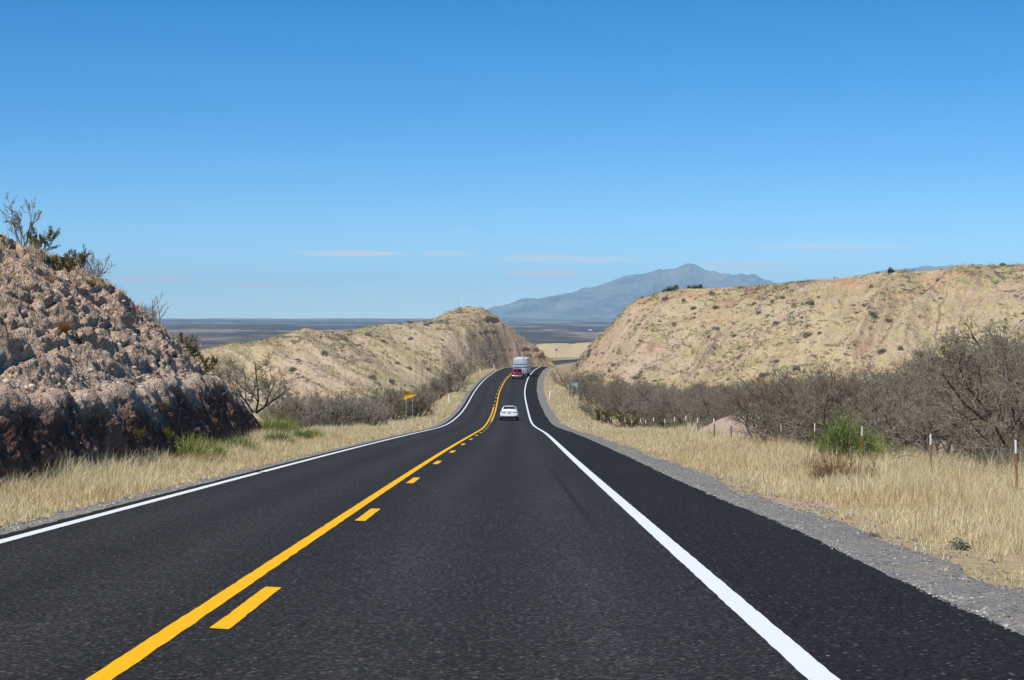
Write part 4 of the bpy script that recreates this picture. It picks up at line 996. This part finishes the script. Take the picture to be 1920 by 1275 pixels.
# ------------------------------------------------------------------ delineator posts
def delineator(x, y, lab, h=1.25, grp='white delineator posts'):
    o = empty('delineator_post', at_ground(x, y, 0)); tag(o, lab, 'delineator', grp)
    mb = MB(); rbox(mb, (0, 0, h / 2 - .1), (.11, .03, h + .2), .006); mb.build('post', M_DELIN, o)
    mb = MB(); rbox(mb, (0, -.018, h - .12), (.085, .006, .12), .002); mb.build('reflector', M_REFL, o)
for px, Y, lab in ((841, 250, 'white delineator nearest on the left verge beyond the yellow sign'), (858, 290, 'second white delineator up the left verge'), (876, 328, 'third white delineator up the left verge'), (900, 370, 'fourth white delineator on the left verge'),
                   (926, 408, 'fifth white delineator, left of the motorhome'), (941, 428, 'sixth white delineator just left of the motorhome roof'), (1018, 505, 'farthest white delineator at the foot of the reddish hill'), (1030.5, 262, 'lone white delineator in the right-hand grass')):
    delineator((px - 960) / F * Y, Y, lab)

# ------------------------------------------------------------------ signs
def prism(mb, poly, y0, y1):
    n = len(poly); A = [(x, y0, z) for x, z in poly]; B = [(x, y1, z) for x, z in poly]
    q = [[i, (i + 1) % n, n + (i + 1) % n, n + i] for i in range(n)]
    t = [[0, i, i + 1] for i in range(1, n - 1)]; t2 = [[n, n + i + 1, n + i] for i in range(1, n - 1)]
    return mb.add(A + B, q, t + t2)
def text_mesh(body, size, name, mat, parent, loc, rot=(math.pi / 2, 0, 0), align='LEFT'):
    cu = bpy.data.curves.new(name, 'FONT'); cu.body = body; cu.size = size; cu.align_x = align; cu.align_y = 'CENTER'; cu.extrude = .002; cu.offset = size * .018
    tmp = bpy.data.objects.new(name, cu); COL.objects.link(tmp); bpy.context.view_layer.update()
    me = bpy.data.meshes.new_from_object(tmp.evaluated_get(bpy.context.evaluated_depsgraph_get()))
    bpy.data.objects.remove(tmp); me.materials.clear(); me.materials.append(mat)
    o = bpy.data.objects.new(name, me); link(o, parent); o.location = loc; o.rotation_euler = rot
    return o
Y = 190.0; x = (765.5 - 960) / F * Y; g = at_ground(x, Y, 0)
sg = empty('pennant_sign', g, .04); tag(sg, 'yellow triangular no passing zone pennant on two thin posts, left verge', 'road sign')
top = EYE - (731.5 - 590) / F * Y - g[2]; bot = EYE - (749.8 - 590) / F * Y - g[2]; mid = (top + bot) / 2
mb = MB(); prism(mb, [(-.42, bot), (.80, mid - .02), (.80, mid + .02), (-.42, top)], -.012, .0); mb.build('sign_panel', M_SIGNY, sg)
mb = MB()
for a, c in (((-.385, bot + .06), (.70, mid)), ((.70, mid), (-.385, top - .06)), ((-.385, top - .06), (-.385, bot + .06))):
    tubes(mb, [(a[0], -.014, a[1])], [(c[0], -.014, c[1])], [.009], [.009], 4)
mb.build('border', M_SIGNK, sg)
for tx_, dz_ in (('NO', .21), ('PASSING', 0.0), ('ZONE', -.21)): text_mesh(tx_, .155, 'lettering', M_SIGNK, sg, (-.35, -.016, mid + dz_))
for dx_, pt in ((-.21, mid), (.45, mid)):
    mb = MB(); rbox(mb, (dx_, .03, pt / 2 - .15), (.05, .045, pt + .5), .008); mb.build('post', M_STEEL, sg)
Y = 228.0; x = (1077 - 960) / F * Y; g = at_ground(x, Y, 0)
sg = empty('pennant_sign', g, -.05); tag(sg, 'grey unpainted back of a triangular pennant sign in the right thicket', 'road sign')
top = EYE - (711.5 - 590) / F * Y - g[2]; bot = EYE - (727 - 590) / F * Y - g[2]; mid = (top + bot) / 2
mb = MB(); prism(mb, [(-.56, mid - .02), (.46, bot), (.46, top), (-.56, mid + .02)], 0.0, .012); mb.build('sign_panel', M_SIGNBACK, sg)
for dx_ in (-.30, .33):
    mb = MB(); rbox(mb, (dx_, -.03, (mid + .1) / 2 - .15), (.055, .045, mid + .5), .008); mb.build('post', M_STEEL, sg)
Y = 520.0; x = (1043.3 - 960) / F * Y; g = at_ground(x, Y, 0)
sg = empty('road_sign', g, .3); tag(sg, 'small distant grey-blue sign on one post beyond the road bend', 'road sign')
top = EYE - (653.5 - 590) / F * Y - g[2]
mb = MB(); rbox(mb, (0, 0, top - .35), (.62, .02, .7), .006); mb.build('sign_panel', M_SIGNBACK, sg)
mb = MB(); rbox(mb, (0, .045, top / 2 - .2), (.09, .06, top + .2), .008); mb.build('post', M_STEEL, sg)

# ------------------------------------------------------------------ vehicles
def loft(mb, secs, cap=True):
    """secs: list of (n,3) rings, closed"""
    n = len(secs[0]); V = np.concatenate(secs); i = np.arange(len(secs) * n).reshape(len(secs), n); j = np.roll(i, -1, 1)
    q = np.stack([i[:-1], i[1:], j[1:], j[:-1]], -1).reshape(-1, 4); mb.add(V, q)
    if cap:
        for r_, rev in ((secs[0], False), (secs[-1], True)):
            c = np.mean(r_, 0); W = np.concatenate([r_, [c]]); t = [[k, (k + 1) % n, n] for k in range(n)]
            mb.add(W, None, [x[::-1] for x in t] if rev else t)
    return mb
def sec(y, hw, z0, z1, p=5.0, n=28, tum=0.0):
    """super-ellipse cross-section, tumblehome narrows the top"""
    a = np.linspace(0, 2 * np.pi, n, endpoint=False); c, s = np.cos(a), np.sin(a)
    X = np.sign(c) * np.abs(c)**(2 / p); Z = np.sign(s) * np.abs(s)**(2 / p)
    f = 1 - tum * np.clip((Z + .2) / 1.2, 0, 1)
    return np.stack([X * hw * f, 0 * a + y, (z0 + z1) / 2 + Z * (z1 - z0) / 2], -1)
def wheel(parent, x, y, r, w, side):
    mb = MB(); lathe(mb, (x, y, r), [(-w / 2, r * .60), (-w / 2, r * .86), (-w / 2 + .025, r * .97), (-w / 4, r), (w / 4, r), (w / 2 - .025, r * .97), (w / 2, r * .86), (w / 2, r * .60)], 'x', 24)
    ty = mb.build('wheel', M_TYRE, parent, True)
    mb = MB(); s = side * w / 2; lathe(mb, (x, y, r), [(-s * .9, .01), (-s * .9, r * .6), (s * .96, r * .62), (s * .98, r * .55), (s * .6, r * .5), (s * .62, r * .2), (s * .9, r * .14), (s * .9, .004)], 'x', 20)
    mb.build('rim', M_RIM, ty, True)
def slope_rot(gy):
    a = math.atan(float(np.interp(gy + 2, RY[:560], RZ[:560]) - np.interp(gy - 2, RY[:560], RZ[:560])) / 4.0); return a
def place(o, off, Y, extra=0.0):
    i = int(np.argmin(np.abs(RY[:560] - Y))); p = road_pt(np.array([i]), np.array([off]))[0]
    o.location = p; o.rotation_euler = (slope_rot(Y), 0, -math.atan2(TX[i], TY[i]) + extra)

# white sedan: rear at y=0, nose at y=4.7
car = empty('sedan_car'); tag(car, 'white sedan seen from behind in the right lane', 'car')
mb = MB()
loft(mb, [sec(0.0, .70, .46, .86, 4), sec(.04, .84, .38, .98, 4.5), sec(.18, .90, .33, 1.03, 5, tum=.05), sec(.6, .92, .26, 1.03, 5, tum=.08), sec(1.2, .925, .22, .99, 5, tum=.08), sec(2.4, .925, .22, .97, 5, tum=.08), sec(3.3, .92, .22, .95, 5, tum=.08), sec(4.0, .90, .24, .84, 4.5, tum=.06), sec(4.5, .80, .28, .70, 4), sec(4.68, .62, .34, .58, 3.5)])
body = mb.build('body', M_CARW, car, True)
mb = MB()
loft(mb, [sec(.42, .60, .92, 1.05, 4, tum=.10), sec(.75, .74, .88, 1.17, 4.5, tum=.16), sec(1.25, .80, .86, 1.36, 4.5, tum=.24), sec(1.75, .81, .86, 1.445, 4.5, tum=.27), sec(2.3, .81, .86, 1.45, 4.5, tum=.27), sec(2.8, .80, .86, 1.38, 4.5, tum=.25), sec(3.3, .77, .84, 1.13, 4.5, tum=.14), sec(3.6, .70, .82, .98, 4, tum=.08)])
mb.build('cabin', M_CARW, car, True)
def panel4(mb, c, th=.012):
    """slightly thick quad from 4 corners"""
    c = np.array(c, float); n = np.cross(c[1] - c[0], c[3] - c[0]); n /= np.linalg.norm(n); V = np.concatenate([c + n * th, c - n * th])
    return mb.add(V, [[0, 1, 2, 3], [7, 6, 5, 4], [0, 4, 5, 1], [1, 5, 6, 2], [2, 6, 7, 3], [3, 7, 4, 0]])
mb = MB(); panel4(mb, [(-.60, .665, 1.155), (.60, .665, 1.155), (.53, 1.19, 1.362), (-.53, 1.19, 1.362)], .02); mb.build('rear_window', M_GLASS, car)
mb = MB(); panel4(mb, [(-.62, 3.3, 1.16), (.62, 3.3, 1.16), (.52, 2.82, 1.37), (-.52, 2.82, 1.37)], .02); mb.build('windscreen', M_GLASS, car)
for s_ in (-1, 1):
    mb = MB(); panel4(mb, [(s_ * .765, 1.05, 1.03), (s_ * .775, 3.1, 1.0), (s_ * .66, 2.7, 1.30), (s_ * .635, 1.45, 1.32)], .025); mb.build('side_window', M_GLASS, car)
    mb = MB(); rbox(mb, (s_ * .60, .015, .86), (.42, .10, .075), .02, Matrix.Rotation(-s_ * .16, 3, 'Y')); mb.build('tail_light', M_LIGHTD, car, True)
    mb = MB(); rbox(mb, (s_ * 1.0, 3.05, 1.0), (.16, .10, .11), .03); mb.build('wing_mirror', M_BLACK, car, True)
    for wy in (.92, 3.78): wheel(car, s_ * .80, wy, .335, .235, s_)
mb = MB(); rbox(mb, (0, .06, .36), (1.52, .16, .17), .03); rbox(mb, (0, .5, .26), (1.45, .8, .10), .02); mb.build('rear_bumper', M_BLACK, car, True)
mb = MB(); rbox(mb, (0, -.004, .80), (.32, .02, .15), .004); mb.build('licence_plate', M_PLATE, car)
mb = MB(); rbox(mb, (0, .005, .915), (1.0, .05, .02), .006); mb.build('boot_trim', M_RIM, car)
place(car, -.33, 183.0)

# dark red pickup, rear at y=0
pk = empty('pickup_truck'); tag(pk, 'dark red pickup truck close behind the motorhome', 'pickup')
mb = MB()
loft(mb, [sec(.0, .93, .62, 1.24, 8), sec(.03, .97, .58, 1.27, 8), sec(1.9, .98, .50, 1.27, 8, tum=.03), sec(2.0, .98, .45, 1.25, 8, tum=.03), sec(4.2, .98, .45, 1.24, 8, tum=.03), sec(5.3, .96, .48, 1.16, 7, tum=.04), sec(5.55, .85, .55, 1.0, 6)])
mb.build('body', M_RED, pk, True)
mb = MB(); loft(mb, [sec(1.98, .80, 1.15, 1.55, 6, tum=.05), sec(2.06, .88, 1.15, 1.80, 6, tum=.16), sec(2.3, .90, 1.15, 1.89, 6, tum=.19), sec(3.3, .90, 1.15, 1.89, 6, tum=.19), sec(3.7, .89, 1.12, 1.75, 6, tum=.16), sec(4.35, .86, 1.1, 1.3, 6, tum=.06)])
mb.build('cab', M_RED, pk, True)
mb = MB(); panel4(mb, [(-.72, 1.97, 1.36), (.72, 1.97, 1.36), (.66, 2.03, 1.76), (-.66, 2.03, 1.76)], .03); mb.build('rear_window', M_GLASS, pk)
mb = MB(); rbox(mb, (0, -.015, .98), (1.56, .05, .50), .03); tg = mb.build('tailgate', M_RED, pk, True)
mb = MB(); rbox(mb, (0, -.05, 1.06), (.26, .02, .09), .008); mb.build('handle', M_BLACK, tg)
mb = MB(); rbox(mb, (0, -.10, .60), (1.86, .2, .20), .04); mb.build('rear_bumper', M_CHROME, pk, True)
mb = MB(); rbox(mb, (0, -.21, .62), (.32, .02, .16), .004); mb.build('licence_plate', M_PLATEW, pk)
mb = MB(); rbox(mb, (0, 1.0, 1.275), (1.66, 1.85, .03), .01); mb.build('bed_cover', M_BLACK, pk)
for s_ in (-1, 1):
    mb = MB(); rbox(mb, (s_ * .885, -.005, 1.0), (.15, .08, .44), .02); mb.build('tail_light', M_LIGHT, pk, True)
    mb = MB(); rbox(mb, (s_ * 1.08, 3.75, 1.35), (.2, .1, .24), .03); mb.build('wing_mirror', M_BLACK, pk, True)
    mb = MB(); panel4(mb, [(s_ * .865, 2.2, 1.36), (s_ * .875, 3.7, 1.34), (s_ * .775, 3.35, 1.76), (s_ * .755, 2.3, 1.76)], .02); mb.build('side_window', M_GLASS, pk)
    for wy in (.95, 4.4): wheel(pk, s_ * .82, wy, .39, .27, s_)
mb = MB(); rbox(mb, (0, 1.0, .48), (1.3, 1.9, .16), .03); mb.build('underbody', M_BLACK, pk)
place(pk, -.12, 335.0)

# motorhome, rear at y=0, length 9.6
rv = empty('motorhome'); tag(rv, 'white motorhome with dark blue bands and roof unit ahead of the red pickup', 'motorhome')
mb = MB(); loft(mb, [sec(.0, 1.22, .62, 3.30, 14), sec(.06, 1.27, .55, 3.38, 14), sec(.3, 1.28, .50, 3.43, 14), sec(9.0, 1.28, .50, 3.43, 14), sec(9.5, 1.24, .55, 3.3, 9), sec(9.7, 1.1, .7, 2.9, 7)]); body = mb.build('body', M_RVW, rv, True)
for nm, z0, z1, m in (('upper_band', 2.28, 2.42, M_RVB), ('middle_band', 1.70, 1.90, M_RVB), ('lower_panel', .72, 1.64, M_RVG)):
    mb = MB(); rbox(mb, (0, -.012, (z0 + z1) / 2), (2.40, .03, z1 - z0), .006)
    for s_ in (-1, 1): rbox(mb, (s_ * 1.285, 4.6, (z0 + z1) / 2), (.02, 8.9, z1 - z0), .005)
    mb.build(nm, m, rv)
mb = MB(); rbox(mb, (.1, 2.2, 3.55), (.78, 1.0, .30), .10, seg=3); mb.build('roof_air_conditioner', M_RVW, rv, True)
mb = MB(); rbox(mb, (-.5, 5.2, 3.52), (.6, .6, .2), .06); mb.build('roof_vent', M_RVW, rv, True)
mb = MB(); rbox(mb, (.55, .9, 3.49), (.38, .38, .14), .03); mb.build('roof_vent', M_BLACK, rv, True)
mb = MB()
for xx in (.62, .98): tubes(mb, [(xx, -.09, .75), (xx, -.09, 3.42)], [(xx, -.09, 3.42), (xx, .35, 3.50)], [.022, .022], [.022, .022], 6)
for zz_ in np.arange(.95, 3.4, .3): tubes(mb, [(.62, -.09, zz_)], [(.98, -.09, zz_)], [.016], [.016], 6)
mb.build('ladder', M_CHROME, rv)
mb = MB(); rbox(mb, (0, -.03, .52), (2.4, .16, .22), .04); mb.build('rear_bumper', M_BLACK, rv, True)
for s_ in (-1, 1):
    mb = MB(); rbox(mb, (s_ * 1.08, -.035, .86), (.22, .03, .16), .01); mb.build('tail_light', M_LIGHT, rv, True)
    mb = MB(); rbox(mb, (s_ * 1.0, .55, .30), (.46, .02, .34), .005); mb.build('mud_flap', M_PLATEW if s_ > 0 else M_BLACK, rv)  # right flap pale: a bright reflection put into its colour
    for wy in (2.6, 8.0): wheel(rv, s_ * 1.08, wy, .44, .28, s_)
    for wy, L in ((3.6, .9), (5.4, 1.3), (7.2, .9)):
        mb = MB(); rbox(mb, (s_ * 1.285, wy, 2.85), (.03, L, .62), .03); mb.build('side_window', M_GLASS, rv, True)
mb = MB(); rbox(mb, (0, 4.8, .55), (2.2, 8.6, .35), .05); mb.build('underbody', M_BLACK, rv)
mb = MB(); rbox(mb, (0, 4.7, 3.435), (2.36, 9.2, .07), .03); mb.build('roof', M_PLATEW, rv, True)
place(rv, .14, 348.5, -.055)

# tiny white buildings far out on the plain
for px, py, w, lab in ((437, 598.2, 44, 'tiny white building on the horizon above the left hill'), (1107, 617.5, 11, 'tiny white building on the plain left of the right-hand hill'), (1128, 627, 8, 'tiny pale building lower on the plain near the right-hand hill')):
    d = 46.5 / ((py - 590) / F); x = (px - 960) / F * d; g = at_ground(x, d, 0)
    o = empty('far_building', g); tag(o, lab, 'building')
    hb_ = w * .22; mb = MB(); rbox(mb, (0, 0, hb_ / 2), (w, w * .6, hb_), .2, seg=1); mb.build('wall', M_BLDG, o)
    mb = MB(); mb.add([(-w / 2 - 1, -w * .33, hb_), (w / 2 + 1, -w * .33, hb_), (w / 2 + 1, w * .33, hb_), (-w / 2 - 1, w * .33, hb_), (-w / 2, 0, hb_ * 1.6), (w / 2, 0, hb_ * 1.6)], [[0, 1, 5, 4], [2, 3, 4, 5]], [[0, 4, 3], [1, 2, 5]]); mb.build('roof', M_RVG, o)

# ------------------------------------------------------------------ air
t = NT('haze_air'); v = t.n('VolumePrincipled'); v.inputs['Color'].default_value = (.45, .755, 1.0, 1); v.inputs['Density'].default_value = 4.4e-5; v.inputs['Anisotropy'].default_value = -.3
t.t.links.new(v.outputs[0], t.out.inputs['Volume'])
HZ = t.m
mb = MB(); x0, x1, y0, y1, z0, z1 = -17000., 19000., -60., 31500., -125., 640.
mb.add([(x0, y0, z0), (x1, y0, z0), (x1, y1, z0), (x0, y1, z0), (x0, y0, z1), (x1, y0, z1), (x1, y1, z1), (x0, y1, z1)], [[3, 2, 1, 0], [4, 5, 6, 7], [0, 1, 5, 4], [1, 2, 6, 5], [2, 3, 7, 6], [3, 0, 4, 7]])
hz = mb.build('haze', HZ); tag(hz, 'thin blue desert haze filling the air out to the mountains', 'haze', kind='stuff')

# ------------------------------------------------------------------ light and sky
EL = math.radians(53); AZ = math.radians(36)          # sun behind the camera, to its left
sd = Vector((-math.sin(AZ) * math.cos(EL), -math.cos(AZ) * math.cos(EL), math.sin(EL)))
L = bpy.data.lights.new('sun', 'SUN'); L.energy = 4.8; L.angle = math.radians(.53); L.color = (1.0, .955, .88)
lo = bpy.data.objects.new('sun', L); COL.objects.link(lo); lo.rotation_euler = (-sd).to_track_quat('-Z', 'Y').to_euler(); lo.location = (-30, -20, 60)
W = bpy.data.worlds.new('World'); SC.world = W; W.use_nodes = True
nt = W.node_tree; nt.nodes.clear()
def wn(tp): return nt.nodes.new('ShaderNode' + tp)
sky = wn('TexSky'); sky.sky_type = 'NISHITA'; sky.sun_disc = False; sky.sun_elevation = EL; sky.sun_rotation = math.atan2(sd.x, sd.y)
sky.altitude = 1100; sky.air_density = .6; sky.dust_density = .05; sky.ozone_density = 3.5
bg = wn('Background'); bg.inputs['Strength'].default_value = .115; out = wn('OutputWorld')
tc = wn('TexCoord'); sepn = wn('SeparateXYZ'); nt.links.new(tc.outputs['Generated'], sepn.inputs[0])
def wm(op, a, b=0.0, clamp=False):
    n = wn('Math'); n.operation = op; n.use_clamp = clamp
    for k, x in enumerate((a, b)):
        if isinstance(x, bpy.types.NodeSocket): nt.links.new(x, n.inputs[k])
        else: n.inputs[k].default_value = x
    return n.outputs[0]
az = wm('DIVIDE', sepn.outputs[0], sepn.outputs[1]); el = wm('DIVIDE', sepn.outputs[2], sepn.outputs[1])
wob_ = wn('TexNoise'); cw_ = wn('CombineXYZ'); nt.links.new(wm('MULTIPLY', az, 30.0), cw_.inputs[0]); nt.links.new(wm('MULTIPLY', el, 120.0), cw_.inputs[1]); nt.links.new(cw_.outputs[0], wob_.inputs['Vector']); wob_.inputs['Scale'].default_value = 1.0; wob_.inputs['Detail'].default_value = 5
el2 = wm('ADD', el, wm('MULTIPLY', wm('SUBTRACT', wob_.outputs['Fac'], .5), .0042))
comb = wn('CombineXYZ'); nt.links.new(wm('MULTIPLY', az, 14.0), comb.inputs[0]); nt.links.new(wm('MULTIPLY', el, 190.0), comb.inputs[1])
nz_ = wn('TexNoise'); nt.links.new(comb.outputs[0], nz_.inputs['Vector']); nz_.inputs['Scale'].default_value = 1.6; nz_.inputs['Detail'].default_value = 6; nz_.inputs['Roughness'].default_value = .62
cl = None
for px, py, rx, ry, a in ((658, 475, 115, 7, 1.5), (835, 474, 60, 5, .9), (1060, 486, 180, 7, 1.0), (985, 481, 40, 7, .4), (290, 523, 125, 7, 2.0), (480, 537, 100, 8, 1.7), (1020, 513, 85, 9, 1.6), (1570, 461, 195, 8, .7), (560, 580, 60, 7, .6), (1390, 500, 130, 16, .6), (860, 431, 22, 2, .3)):
    dx_ = wm('DIVIDE', wm('SUBTRACT', az, (px - 960) / F), rx / F); dy_ = wm('DIVIDE', wm('SUBTRACT', el2, (590 - py) / F), ry / F)
    g_ = wm('MULTIPLY', wm('SUBTRACT', 1.0, wm('ADD', wm('MULTIPLY', dx_, dx_), wm('MULTIPLY', dy_, dy_)), True), a)
    cl = g_ if cl is None else wm('MAXIMUM', cl, g_)
nm_ = wn('MapRange'); nt.links.new(nz_.outputs['Fac'], nm_.inputs[0]); nm_.inputs[1].default_value = .25; nm_.inputs[2].default_value = .62
msk = wm('MULTIPLY', wm('MULTIPLY', cl, nm_.outputs[0]), wm('GREATER_THAN', sepn.outputs[1], 0.1), True)
hsv = wn('HueSaturation'); nt.links.new(sky.outputs[0], hsv.inputs['Color']); hsv.inputs['Hue'].default_value = .4955; hsv.inputs['Saturation'].default_value = 1.38; hsv.inputs['Value'].default_value = 1.0
mixc = wn('MixRGB'); nt.links.new(msk, mixc.inputs[0]); nt.links.new(hsv.outputs[0], mixc.inputs[1]); mixc.inputs[2].default_value = (6.6, 6.5, 6.8, 1)
nt.links.new(mixc.outputs[0], bg.inputs[0]); nt.links.new(bg.outputs[0], out.inputs[0])

# ------------------------------------------------------------------ camera
cam = bpy.data.cameras.new('camera'); cam.sensor_width = 36; cam.sensor_fit = 'HORIZONTAL'; cam.lens = F / 1920 * 36; cam.clip_start = .1; cam.clip_end = 120000
co = bpy.data.objects.new('camera', cam); COL.objects.link(co); co.location = (0, 0, EYE); co.rotation_euler = (math.pi / 2 - PIT, 0, 0); SC.camera = co
SC.view_settings.view_transform = 'Standard'; SC.view_settings.look = 'None'; SC.view_settings.exposure = 0.2; SC.view_settings.gamma = 1.0
SC.render.resolution_x = 1024; SC.render.resolution_y = 680
cy = SC.cycles
cy.max_bounces = 6; cy.diffuse_bounces = 3; cy.glossy_bounces = 3; cy.transmission_bounces = 3; cy.transparent_max_bounces = 8; cy.volume_bounces = 0
cy.use_denoising = True
try:
    cy.denoiser = 'OPENIMAGEDENOISE'; cy.denoising_input_passes = 'RGB_ALBEDO_NORMAL'; cy.denoising_prefilter = 'ACCURATE'
except Exception: pass
